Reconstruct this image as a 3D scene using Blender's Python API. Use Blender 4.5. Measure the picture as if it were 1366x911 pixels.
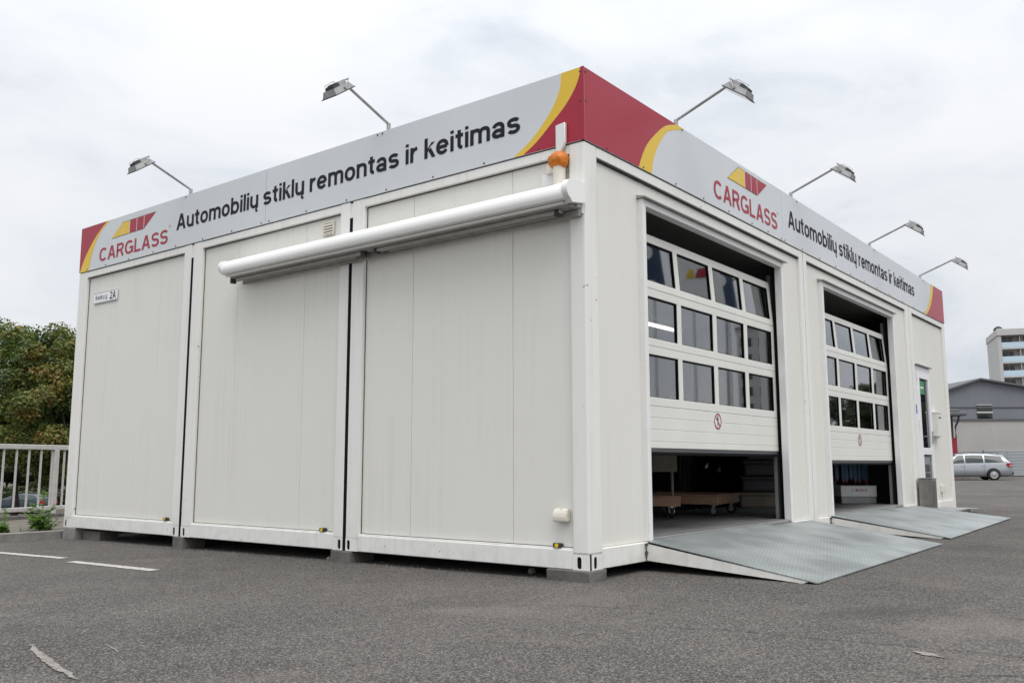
import bpy, bmesh, math, random
import numpy as np
from mathutils import Vector, Matrix
R = math.radians
SC = bpy.context.scene
COL = SC.collection
for o in list(bpy.data.objects):
    bpy.data.objects.remove(o)

# ------------------------------------------------------------------ camera
CP = Vector((3.3634, -5.1573, 0.708)); YAW = 0.6618; PIT = 0.1364; ROLL = -0.0019
cam = bpy.data.cameras.new('camera'); cam.sensor_width = 36.0; cam.lens = 1193.5 / 1366 * 36
cam.clip_start = 0.05; cam.clip_end = 5000
co = bpy.data.objects.new('camera', cam); COL.objects.link(co)
FW = Vector((-math.sin(YAW) * math.cos(PIT), math.cos(YAW) * math.cos(PIT), math.sin(PIT)))
RT = Vector((math.cos(YAW), math.sin(YAW), 0)); UP = RT.cross(FW)
r_ = RT * math.cos(ROLL) + UP * math.sin(ROLL); u_ = UP * math.cos(ROLL) - RT * math.sin(ROLL)
m = Matrix((r_, u_, -FW)).transposed().to_4x4(); m.translation = CP
co.matrix_world = m
SC.camera = co
SC.render.resolution_x = 1024; SC.render.resolution_y = 682
# ------------------------------------------------------------------ world: bright overcast
SUN_EL = R(62); SUN_AZ_DIR = Vector((0.80, -0.42, 0)).normalized()
W = bpy.data.worlds.new('World'); SC.world = W; W.use_nodes = True
nt = W.node_tree; nt.nodes.clear()
def wn(t, **k):
    n = nt.nodes.new(t)
    for a, b in k.items(): setattr(n, a, b)
    return n
out = wn('ShaderNodeOutputWorld'); bg = wn('ShaderNodeBackground'); bg.inputs[1].default_value = 1.0
sky = wn('ShaderNodeTexSky', sky_type='NISHITA', sun_disc=False)
sky.sun_elevation = SUN_EL; sky.sun_rotation = math.atan2(SUN_AZ_DIR.x, SUN_AZ_DIR.y)
sky.air_density = 1.2; sky.dust_density = 2.0
skm = wn('ShaderNodeVectorMath', operation='SCALE'); skm.inputs['Scale'].default_value = 0.12
nt.links.new(sky.outputs[0], skm.inputs[0])
tc = wn('ShaderNodeTexCoord')
mp = wn('ShaderNodeMapping'); mp.inputs['Scale'].default_value = (1.0, 1.0, 2.6)
nt.links.new(tc.outputs['Generated'], mp.inputs[0])
n1 = wn('ShaderNodeTexNoise'); n1.inputs['Scale'].default_value = 3.2; n1.inputs['Detail'].default_value = 7; n1.inputs['Roughness'].default_value = .55; n1.inputs['Distortion'].default_value = .35
nt.links.new(mp.outputs[0], n1.inputs[0])
rp = wn('ShaderNodeValToRGB'); cr = rp.color_ramp
cr.elements[0].position = .33; cr.elements[0].color = (.655, .695, .755, 1)
cr.elements[1].position = .62; cr.elements[1].color = (.885, .895, .91, 1)
e = cr.elements.new(.46); e.color = (.80, .828, .868, 1)
nt.links.new(n1.outputs[0], rp.inputs[0])
# CIE overcast sky: luminance rises smoothly towards the zenith
sx = wn('ShaderNodeSeparateXYZ'); nt.links.new(tc.outputs['Generated'], sx.inputs[0])
pw_ = wn('ShaderNodeMath', operation='POWER', use_clamp=True); pw_.inputs[1].default_value = 2.6; nt.links.new(sx.outputs['Z'], pw_.inputs[0])
mr = wn('ShaderNodeMapRange'); mr.inputs['To Min'].default_value = 1.0; mr.inputs['To Max'].default_value = 2.8
nt.links.new(pw_.outputs[0], mr.inputs['Value'])
cs = wn('ShaderNodeVectorMath', operation='SCALE')
nt.links.new(rp.outputs[0], cs.inputs[0]); nt.links.new(mr.outputs[0], cs.inputs['Scale'])
mx = wn('ShaderNodeMix', data_type='RGBA'); mx.inputs['Factor'].default_value = .93
nt.links.new(skm.outputs[0], mx.inputs[6]); nt.links.new(cs.outputs[0], mx.inputs[7])
nt.links.new(mx.outputs[2], bg.inputs[0]); nt.links.new(bg.outputs[0], out.inputs[0])
# ------------------------------------------------------------------ sun (veiled by cloud: soft)
sl = bpy.data.lights.new('sun', 'SUN'); sl.energy = 1.5; sl.angle = R(45); sl.color = (1, .965, .92)
so = bpy.data.objects.new('sun', sl); COL.objects.link(so)
sd = Vector((SUN_AZ_DIR.x * math.cos(SUN_EL), SUN_AZ_DIR.y * math.cos(SUN_EL), math.sin(SUN_EL)))
so.rotation_euler = sd.to_track_quat('Z', 'Y').to_euler(); so.location = (10, -6, 20)
# ------------------------------------------------------------------ exposure
vs = SC.view_settings
vs.view_transform = 'Standard'; vs.look = 'None'; vs.exposure = 0.0; vs.gamma = 1.0; vs.use_curve_mapping = False

# ================================================================== materials
def mat(name, col, rough=.6, metal=0.0, noise=0.0, nscale=6.0, nstretch=(1, 1, 1), col2=None, bump=0.0, bscale=80.0, trans=0.0, ior=1.45, emit=None, spec=None, vary=0.0):
    m = bpy.data.materials.new(name); m.use_nodes = True
    t = m.node_tree; b = t.nodes['Principled BSDF']
    b.inputs['Base Color'].default_value = (*col, 1)
    b.inputs['Roughness'].default_value = rough; b.inputs['Metallic'].default_value = metal
    b.inputs['IOR'].default_value = ior
    if trans: b.inputs['Transmission Weight'].default_value = trans
    if spec is not None: b.inputs['Specular IOR Level'].default_value = spec
    if emit:
        b.inputs['Emission Color'].default_value = (*emit[:3], 1); b.inputs['Emission Strength'].default_value = emit[3]
    tc = t.nodes.new('ShaderNodeTexCoord')
    last = None
    if noise or col2:
        mp = t.nodes.new('ShaderNodeMapping'); mp.inputs['Scale'].default_value = nstretch
        t.links.new(tc.outputs['Object'], mp.inputs[0])
        n = t.nodes.new('ShaderNodeTexNoise'); n.inputs['Scale'].default_value = nscale; n.inputs['Detail'].default_value = 6; n.inputs['Roughness'].default_value = .62
        t.links.new(mp.outputs[0], n.inputs[0])
        r = t.nodes.new('ShaderNodeValToRGB'); r.color_ramp.elements[0].position = .3; r.color_ramp.elements[1].position = .7
        c2 = col2 if col2 else tuple(c * (1 - noise) for c in col)
        r.color_ramp.elements[0].color = (*c2, 1); r.color_ramp.elements[1].color = (*col, 1)
        t.links.new(n.outputs[0], r.inputs[0]); last = r.outputs[0]
    if vary:
        oi = t.nodes.new('ShaderNodeObjectInfo'); mrr = t.nodes.new('ShaderNodeMapRange')
        mrr.inputs['To Min'].default_value = 1 - vary; mrr.inputs['To Max'].default_value = 1 + vary
        t.links.new(oi.outputs['Random'], mrr.inputs['Value'])
        v = t.nodes.new('ShaderNodeVectorMath'); v.operation = 'SCALE'
        if last: t.links.new(last, v.inputs[0])
        else: v.inputs[0].default_value = col
        t.links.new(mrr.outputs[0], v.inputs['Scale']); last = v.outputs[0]
    if last: t.links.new(last, b.inputs['Base Color'])
    if bump:
        n = t.nodes.new('ShaderNodeTexNoise'); n.inputs['Scale'].default_value = bscale; n.inputs['Detail'].default_value = 4
        t.links.new(tc.outputs['Object'], n.inputs[0])
        bp = t.nodes.new('ShaderNodeBump'); bp.inputs['Strength'].default_value = bump; bp.inputs['Distance'].default_value = .01
        t.links.new(n.outputs[0], bp.inputs['Height']); t.links.new(bp.outputs[0], b.inputs['Normal'])
    return m

def N(t, typ, **k):
    n = t.nodes.new(typ)
    for a, b in k.items(): setattr(n, a, b)
    return n

def mat_steel_wall(name, col, dirt, amount):
    """painted steel: faint vertical rain streaks, grime along the foot, soft mottling"""
    m = bpy.data.materials.new(name); m.use_nodes = True; t = m.node_tree; b = t.nodes['Principled BSDF']
    b.inputs['Roughness'].default_value = .5
    g = N(t, 'ShaderNodeNewGeometry')
    mp = N(t, 'ShaderNodeMapping'); mp.inputs['Scale'].default_value = (22, 22, .55); t.links.new(g.outputs['Position'], mp.inputs[0])
    n = N(t, 'ShaderNodeTexNoise'); n.inputs['Scale'].default_value = 1.0; n.inputs['Detail'].default_value = 5; t.links.new(mp.outputs[0], n.inputs[0])
    r = N(t, 'ShaderNodeMapRange'); r.inputs['From Min'].default_value = .48; r.inputs['From Max'].default_value = .8; t.links.new(n.outputs[0], r.inputs['Value'])
    n2 = N(t, 'ShaderNodeTexNoise'); n2.inputs['Scale'].default_value = 1.3; n2.inputs['Detail'].default_value = 4; t.links.new(g.outputs['Position'], n2.inputs[0])
    r2 = N(t, 'ShaderNodeMapRange'); r2.inputs['From Min'].default_value = .35; r2.inputs['From Max'].default_value = .7; t.links.new(n2.outputs[0], r2.inputs['Value'])
    mu = N(t, 'ShaderNodeMath', operation='MULTIPLY'); t.links.new(r.outputs[0], mu.inputs[0]); t.links.new(r2.outputs[0], mu.inputs[1])
    # splash grime near the ground
    sx = N(t, 'ShaderNodeSeparateXYZ'); t.links.new(g.outputs['Position'], sx.inputs[0])
    r3 = N(t, 'ShaderNodeMapRange'); r3.inputs['To Max'].default_value = .7; r3.inputs['From Min'].default_value = .30; r3.inputs['From Max'].default_value = .0; t.links.new(sx.outputs['Z'], r3.inputs['Value'])
    n3 = N(t, 'ShaderNodeTexNoise'); n3.inputs['Scale'].default_value = 9; n3.inputs['Detail'].default_value = 6; t.links.new(g.outputs['Position'], n3.inputs[0])
    r4 = N(t, 'ShaderNodeMapRange'); r4.inputs['From Min'].default_value = .45; r4.inputs['From Max'].default_value = .75; t.links.new(n3.outputs[0], r4.inputs['Value'])
    mu2 = N(t, 'ShaderNodeMath', operation='MULTIPLY'); t.links.new(r3.outputs[0], mu2.inputs[0]); t.links.new(r4.outputs[0], mu2.inputs[1])
    ad = N(t, 'ShaderNodeMath', operation='ADD', use_clamp=True); t.links.new(mu.outputs[0], ad.inputs[0]); t.links.new(mu2.outputs[0], ad.inputs[1])
    sc = N(t, 'ShaderNodeMath', operation='MULTIPLY'); sc.inputs[1].default_value = amount; t.links.new(ad.outputs[0], sc.inputs[0])
    mx = N(t, 'ShaderNodeMix', data_type='RGBA'); mx.inputs[6].default_value = (*col, 1); mx.inputs[7].default_value = (*dirt, 1)
    t.links.new(sc.outputs[0], mx.inputs['Factor']); t.links.new(mx.outputs[2], b.inputs['Base Color'])
    if name.startswith('frame'):
        n6 = N(t, 'ShaderNodeTexNoise'); n6.inputs['Scale'].default_value = 26; n6.inputs['Detail'].default_value = 3; t.links.new(g.outputs['Position'], n6.inputs[0])
        n7 = N(t, 'ShaderNodeTexNoise'); n7.inputs['Scale'].default_value = 1.9; t.links.new(g.outputs['Position'], n7.inputs[0])
        r6 = N(t, 'ShaderNodeMapRange'); r6.inputs['From Min'].default_value = .70; r6.inputs['From Max'].default_value = .72; t.links.new(n6.outputs[0], r6.inputs['Value'])
        r7 = N(t, 'ShaderNodeMapRange'); r7.inputs['From Min'].default_value = .50; r7.inputs['From Max'].default_value = .56; t.links.new(n7.outputs[0], r7.inputs['Value'])
        m6 = N(t, 'ShaderNodeMath', operation='MULTIPLY'); t.links.new(r6.outputs[0], m6.inputs[0]); t.links.new(r7.outputs[0], m6.inputs[1])
        x6 = N(t, 'ShaderNodeMix', data_type='RGBA'); x6.inputs[7].default_value = (.20, .12, .075, 1); t.links.new(m6.outputs[0], x6.inputs['Factor']); t.links.new(mx.outputs[2], x6.inputs[6]); t.links.new(x6.outputs[2], b.inputs['Base Color'])
    # slight oil-canning of thin sheet
    n5 = N(t, 'ShaderNodeTexNoise'); n5.inputs['Scale'].default_value = 1.7; t.links.new(g.outputs['Position'], n5.inputs[0])
    bp = N(t, 'ShaderNodeBump'); bp.inputs['Strength'].default_value = .12; bp.inputs['Distance'].default_value = .03
    t.links.new(n5.outputs[0], bp.inputs['Height']); t.links.new(bp.outputs[0], b.inputs['Normal'])
    return m

def mat_asphalt():
    m = bpy.data.materials.new('asphalt'); m.use_nodes = True; t = m.node_tree; b = t.nodes['Principled BSDF']
    b.inputs['Roughness'].default_value = .88; b.inputs['Specular IOR Level'].default_value = .3
    g = N(t, 'ShaderNodeNewGeometry')
    def noise(s, d=5, rough=.6, dist=0):
        n = N(t, 'ShaderNodeTexNoise'); n.inputs['Scale'].default_value = s; n.inputs['Detail'].default_value = d; n.inputs['Roughness'].default_value = rough; n.inputs['Distortion'].default_value = dist
        t.links.new(g.outputs['Position'], n.inputs[0]); return n.outputs[0]
    def ramp(v, a, bb, lo=0., hi=1.):
        r = N(t, 'ShaderNodeMapRange'); r.inputs['From Min'].default_value = a; r.inputs['From Max'].default_value = bb
        r.inputs['To Min'].default_value = lo; r.inputs['To Max'].default_value = hi; t.links.new(v, r.inputs['Value']); return r.outputs[0]
    def mix(f, c1, c2):
        x = N(t, 'ShaderNodeMix', data_type='RGBA')
        if hasattr(f, 'links') or not isinstance(f, float): t.links.new(f, x.inputs['Factor'])
        else: x.inputs['Factor'].default_value = f
        for i, c in ((6, c1), (7, c2)):
            if isinstance(c, tuple): x.inputs[i].default_value = (*c, 1)
            else: t.links.new(c, x.inputs[i])
        return x.outputs[2]
    def mul(a, c):
        x = N(t, 'ShaderNodeMath', operation='MULTIPLY'); t.links.new(a, x.inputs[0])
        if isinstance(c, float): x.inputs[1].default_value = c
        else: t.links.new(c, x.inputs[1])
        return x.outputs[0]
    base = mix(ramp(noise(.45, 6), .35, .68), (.056, .0515, .048), (.112, .102, .094))
    base = mix(mul(ramp(noise(2.3, 6, .7), .5, .8), .55), base, (.170, .156, .143))
    # aggregate: stones 6-12 mm
    v = N(t, 'ShaderNodeTexVoronoi'); v.inputs['Scale'].default_value = 150; t.links.new(g.outputs['Position'], v.inputs[0])
    sp = N(t, 'ShaderNodeSeparateColor'); t.links.new(v.outputs['Color'], sp.inputs[0])
    base = mix(mul(ramp(sp.outputs[0], .5, .9), .85), base, (.24, .22, .202))
    base = mix(mul(ramp(sp.outputs[1], .5, .9), .85), base, (.022, .021, .020))
    # dark oil patches
    base = mix(mul(ramp(noise(.8, 3, .5, .8), .58, .76), .5), base, (.040, .037, .035))
    # dust: pale warm wash in broad drifts
    base = mix(mul(ramp(noise(.62, 7, .68, .6), .53, .74), .5), base, (.225, .195, .165))
    t.links.new(base, b.inputs['Base Color'])
    h = N(t, 'ShaderNodeMath', operation='ADD'); t.links.new(noise(95, 3), h.inputs[0]); h.inputs[1].default_value = 0
    bp = N(t, 'ShaderNodeBump'); bp.inputs['Strength'].default_value = .55; bp.inputs['Distance'].default_value = .012
    t.links.new(h.outputs[0], bp.inputs['Height']); t.links.new(bp.outputs[0], b.inputs['Normal'])
    return m

def mat_plate(name='checker_plate', col=(.365, .395, .39)):
    """galvanised tread plate: raised bars in two directions"""
    m = bpy.data.materials.new(name); m.use_nodes = True; t = m.node_tree; b = t.nodes['Principled BSDF']
    b.inputs['Metallic'].default_value = .3; b.inputs['Roughness'].default_value = .46
    tc = N(t, 'ShaderNodeTexCoord')
    def bars(ang):
        mp = N(t, 'ShaderNodeMapping'); mp.inputs['Rotation'].default_value = (0, 0, ang); t.links.new(tc.outputs['Object'], mp.inputs[0])
        s = N(t, 'ShaderNodeSeparateXYZ'); t.links.new(mp.outputs[0], s.inputs[0])
        o = []
        for ax, f in (('X', 2 * math.pi / .028), ('Y', 2 * math.pi / .056)):
            a = N(t, 'ShaderNodeMath', operation='MULTIPLY'); a.inputs[1].default_value = f; t.links.new(s.outputs[ax], a.inputs[0])
            c = N(t, 'ShaderNodeMath', operation='SINE'); t.links.new(a.outputs[0], c.inputs[0]); o.append(c.outputs[0])
        c = N(t, 'ShaderNodeMath', operation='MULTIPLY'); t.links.new(o[0], c.inputs[0]); t.links.new(o[1], c.inputs[1]); return c.outputs[0]
    mxn = N(t, 'ShaderNodeMath', operation='MAXIMUM'); t.links.new(bars(R(45)), mxn.inputs[0]); t.links.new(bars(R(-45)), mxn.inputs[1])
    pw = N(t, 'ShaderNodeMapRange'); pw.inputs['From Min'].default_value = .35; pw.inputs['From Max'].default_value = .75; t.links.new(mxn.outputs[0], pw.inputs['Value'])
    bp = N(t, 'ShaderNodeBump'); bp.inputs['Strength'].default_value = .5; bp.inputs['Distance'].default_value = .004
    t.links.new(pw.outputs[0], bp.inputs['Height']); t.links.new(bp.outputs[0], b.inputs['Normal'])
    n = N(t, 'ShaderNodeTexNoise'); n.inputs['Scale'].default_value = 2.2; n.inputs['Detail'].default_value = 6; t.links.new(tc.outputs['Object'], n.inputs[0])
    r = N(t, 'ShaderNodeValToRGB'); r.color_ramp.elements[0].position = .32; r.color_ramp.elements[1].position = .62
    r.color_ramp.elements[0].color = (*[c * .62 for c in col], 1); r.color_ramp.elements[1].color = (*col, 1); t.links.new(n.outputs[0], r.inputs[0])
    mx = N(t, 'ShaderNodeMix', data_type='RGBA'); mx.blend_type = 'MULTIPLY'; mx.inputs['Factor'].default_value = 1
    q = N(t, 'ShaderNodeMapRange'); q.inputs['To Min'].default_value = .82; q.inputs['To Max'].default_value = 1.15; t.links.new(pw.outputs[0], q.inputs['Value'])
    t.links.new(r.outputs[0], mx.inputs[6]); t.links.new(q.outputs[0], mx.inputs[7]); t.links.new(mx.outputs[2], b.inputs['Base Color'])
    return m

def mat_leaf(name, cols):
    m = bpy.data.materials.new(name); m.use_nodes = True; t = m.node_tree; b = t.nodes['Principled BSDF']
    b.inputs['Roughness'].default_value = .55
    g = N(t, 'ShaderNodeNewGeometry'); tc = N(t, 'ShaderNodeTexCoord')
    n = N(t, 'ShaderNodeTexNoise'); n.inputs['Scale'].default_value = .55; n.inputs['Detail'].default_value = 3; t.links.new(tc.outputs['Object'], n.inputs[0])
    ad = N(t, 'ShaderNodeMath', operation='MULTIPLY_ADD'); ad.inputs[1].default_value = .32; t.links.new(g.outputs['Random Per Island'], ad.inputs[0]); t.links.new(n.outputs[0], ad.inputs[2])
    r = N(t, 'ShaderNodeValToRGB'); cr = r.color_ramp
    while len(cr.elements) > 1: cr.elements.remove(cr.elements[-1])
    for i, (p, c) in enumerate(cols):
        el = cr.elements[0] if i == 0 else cr.elements.new(p)
        el.position = p; el.color = (*c, 1)
    t.links.new(ad.outputs[0], r.inputs[0]); t.links.new(r.outputs[0], b.inputs['Base Color'])
    tr = N(t, 'ShaderNodeBsdfTranslucent'); t.links.new(r.outputs[0], tr.inputs[0])
    ms = N(t, 'ShaderNodeMixShader'); ms.inputs[0].default_value = .3
    o = t.nodes['Material Output']; t.links.new(b.outputs[0], ms.inputs[1]); t.links.new(tr.outputs[0], ms.inputs[2]); t.links.new(ms.outputs[0], o.inputs[0])
    return m

M = {}
M['panel'] = mat_steel_wall('panel_paint', (.742, .728, .676), (.40, .37, .315), .22)
M['frame'] = mat_steel_wall('frame_paint', (.795, .787, .752), (.36, .32, .26), .36)
M['door'] = mat('door_paint', (.745, .74, .69), .42, noise=.06, nscale=3, bump=.03, bscale=200)
M['door_frame'] = mat('door_frame_paint', (.80, .80, .78), .4, noise=.05)
M['trim_dark'] = mat('dark_trim', (.02, .02, .022), .6)
M['rubber_shade'] = mat('black_rubber_and_shade', (.006, .006, .0065), .8, spec=.15)  # real seals, and the black painted for shade in joints and slots
M['fascia'] = mat('fascia_grey', (.64, .665, .685), .42, noise=.05, nscale=1.2)
M['red'] = mat('crimson_film', (.38, .010, .036), .38, noise=.08, nscale=2)
M['yellow'] = mat('yellow_film', (.78, .52, .04), .4, noise=.06, nscale=2)
M['ink'] = mat('black_film', (.009, .010, .014), .55, spec=.25)
M['logo_edge'] = mat('logo_outline', (.16, .15, .13), .5)
M['glass'] = mat('acrylic_pane', (.74, .80, .88), .015, trans=1.0, ior=1.9)
M['glass_clear'] = mat('window_glass', (.7, .74, .78), .02, trans=1.0, ior=1.6)
M['dark_glass'] = mat('dark_glass', (.012, .014, .016), .04, ior=1.6)
M['plate'] = mat_plate()
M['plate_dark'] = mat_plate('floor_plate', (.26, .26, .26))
M['galv'] = mat('galvanised_steel', (.42, .42, .41), .45, .7, noise=.25, nscale=9)
M['alu'] = mat('aluminium', (.5, .5, .5), .35, .8)
M['lamp_grey'] = mat('cast_grey', (.36, .36, .355), .5, .25, noise=.3, nscale=14)
M['lamp_dark'] = mat('dark_cast', (.075, .08, .08), .5, .2)
M['lens'] = mat('lamp_glass', (.55, .58, .6), .1)
M['awn'] = mat('awning_white', (.86, .855, .835), .34, noise=.04, nscale=2)
M['awn_bar'] = mat('awning_bar', (.42, .40, .38), .5, noise=.3, nscale=12)
M['cream'] = mat('cream_plastic', (.74, .70, .61), .45, noise=.08)
M['white'] = mat('white_paint', (.80, .80, .79), .45, noise=.05)
M['white_plastic'] = mat('white_plastic', (.82, .82, .84), .35)
M['orange'] = mat('orange_bag', (.72, .20, .008), .45, noise=.35, nscale=30, bump=.5, bscale=40)
M['concrete'] = mat('concrete', (.30, .285, .265), .9, noise=.4, nscale=7, bump=.4, bscale=60)
M['concrete_old'] = mat('old_concrete', (.165, .155, .143), .92, noise=.45, nscale=5, bump=.5, bscale=50)
M['soil'] = mat('bed_soil', (.19, .165, .14), .95, noise=.5, nscale=6, bump=.6, bscale=30)
M['asphalt'] = mat_asphalt()
M['line'] = mat('road_paint', (.66, .64, .585), .75, col2=(.26, .245, .225), nscale=26, bump=.2, bscale=80)
M['chalk'] = mat('worn_paint', (.33, .30, .27), .9, noise=.5, nscale=14)
M['edge_shade'] = mat('weathered_shade_line', (.11, .10, .088), .8, noise=.6, nscale=9)  # dark tone for recess shade and dirt along the panel edges
M['crack'] = mat('crack_dark', (.028, .026, .025), .95)  # dark tone of the crack lines
M['black_iron'] = mat('black_cast', (.03, .03, .03), .6)
M['wood'] = mat('raw_pine', (.44, .27, .175), .7, noise=.35, nscale=5, nstretch=(2, 12, 12))
M['wood_grey'] = mat('grey_plywood', (.22, .19, .155), .75, noise=.3, nscale=6)
M['tyre'] = mat('tyre', (.015, .015, .015), .8)
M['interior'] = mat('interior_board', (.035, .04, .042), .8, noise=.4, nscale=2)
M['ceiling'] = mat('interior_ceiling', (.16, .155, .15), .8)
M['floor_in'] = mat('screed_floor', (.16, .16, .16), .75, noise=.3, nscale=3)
M['shelf_steel'] = mat('rack_steel', (.10, .10, .105), .5, .3)
M['curtain'] = mat('dark_green_board', (.012, .03, .028), .6)
M['stainless'] = mat('stainless', (.42, .40, .37), .28, .9, noise=.6, nscale=4, nstretch=(1, 1, .4))
M['blue_pack'] = mat('blue_packaging', (.03, .10, .20), .35, noise=.5, nscale=40)
M['tube'] = mat('lit_tube', (.9, .9, .85), .5, emit=(1, .93, .75, 3.2))
M['green'] = mat('green_sticker', (.01, .25, .07), .4)
M['bluepaint'] = mat('blue_sticker', (.02, .16, .42), .4)
M['carpaint_silver'] = mat('silver_car_paint', (.42, .435, .46), .25, .45)
M['carpaint_dark'] = mat('slate_car_paint', (.045, .06, .075), .22, .3)
M['car_glass'] = mat('car_glass', (.03, .045, .045), .05, ior=1.6)
M['bumper'] = mat('bumper_plastic', (.035, .036, .04), .6)
M['tail'] = mat('tail_lamp', (.42, .015, .012), .2)
M['rim'] = mat('wheel_cover', (.45, .455, .46), .35, .5)
M['siding'] = mat('grey_siding', (.205, .218, .245), .6, noise=.12, nscale=1.2, nstretch=(1, 1, .3))
M['render'] = mat('pale_render', (.47, .455, .435), .85, noise=.14, nscale=.7)
M['roof'] = mat('dark_roof', (.13, .135, .145), .7, noise=.15)
M['tower_wall'] = mat('tower_render', (.55, .54, .53), .85, noise=.08, nscale=.3)
M['tower_back'] = mat('tower_recess', (.60, .56, .53), .85, noise=.06, nscale=.3)
M['bal_glass'] = mat('balcony_glass', (.56, .70, .80), .12)
M['slab'] = mat('balcony_slab', (.62, .61, .60), .8)
M['red_metal'] = mat('red_metal', (.33, .03, .055), .5)
M['fence_sheet'] = mat('fence_sheet', (.36, .38, .40), .5, .2)
M['rail_paint'] = mat('railing_paint', (.56, .545, .53), .55, noise=.25, nscale=10, bump=.1)
M['bark'] = mat('bark', (.075, .06, .048), .95, noise=.4, nscale=8, bump=.6, bscale=14)
M['leaf'] = mat_leaf('maple_leaf', [(.34, (.022, .050, .010)), (.58, (.058, .105, .018)), (.80, (.12, .165, .028)), (.98, (.25, .18, .03))])
M['leaf2'] = mat_leaf('olive_leaf', [(.34, (.032, .055, .012)), (.58, (.078, .115, .02)), (.80, (.165, .17, .028)), (.95, (.25, .13, .03))])
M['leaf3'] = mat_leaf('deep_leaf', [(.34, (.018, .036, .010)), (.65, (.045, .072, .018)), (.9, (.10, .085, .028))])
M['weed'] = mat_leaf('weed_leaf', [(.3, (.07, .17, .02)), (.6, (.13, .27, .04)), (.85, (.22, .30, .07))])
M['grass'] = mat('lower_ground', (.07, .075, .04), .95, col2=(.09, .085, .07), nscale=.5)
M['pebble'] = mat('pebble', (.30, .26, .23), .9, noise=.3, nscale=30)
M['navy'] = mat('navy_cloth', (.025, .05, .10), .8)

def worn(m, lo, hi, scale):
    """paint worn off in patches: bare asphalt shows between the flakes"""
    t = m.node_tree; b = t.nodes['Principled BSDF']; o = t.nodes['Material Output']
    g = N(t, 'ShaderNodeNewGeometry'); n = N(t, 'ShaderNodeTexNoise'); n.inputs['Scale'].default_value = scale; n.inputs['Detail'].default_value = 5; n.inputs['Roughness'].default_value = .7; t.links.new(g.outputs['Position'], n.inputs[0])
    r = N(t, 'ShaderNodeMapRange'); r.inputs['From Min'].default_value = lo; r.inputs['From Max'].default_value = hi; t.links.new(n.outputs[0], r.inputs['Value'])
    tr = N(t, 'ShaderNodeBsdfTransparent'); ms = N(t, 'ShaderNodeMixShader'); t.links.new(r.outputs[0], ms.inputs[0]); t.links.new(tr.outputs[0], ms.inputs[1]); t.links.new(b.outputs[0], ms.inputs[2]); t.links.new(ms.outputs[0], o.inputs[0])
worn(M['chalk'], .34, .44, 55); worn(M['line'], .30, .40, 60); worn(M['crack'], .38, .5, 14)

# ================================================================== mesh helpers
def link(name, me, m=None, parent=None, smooth=False):
    if m is not None and not me.materials: me.materials.append(m)
    if smooth:
        me.polygons.foreach_set('use_smooth', [True] * len(me.polygons))
    o = bpy.data.objects.new(name, me); COL.objects.link(o)
    if parent is not None: o.parent = parent
    return o

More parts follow.
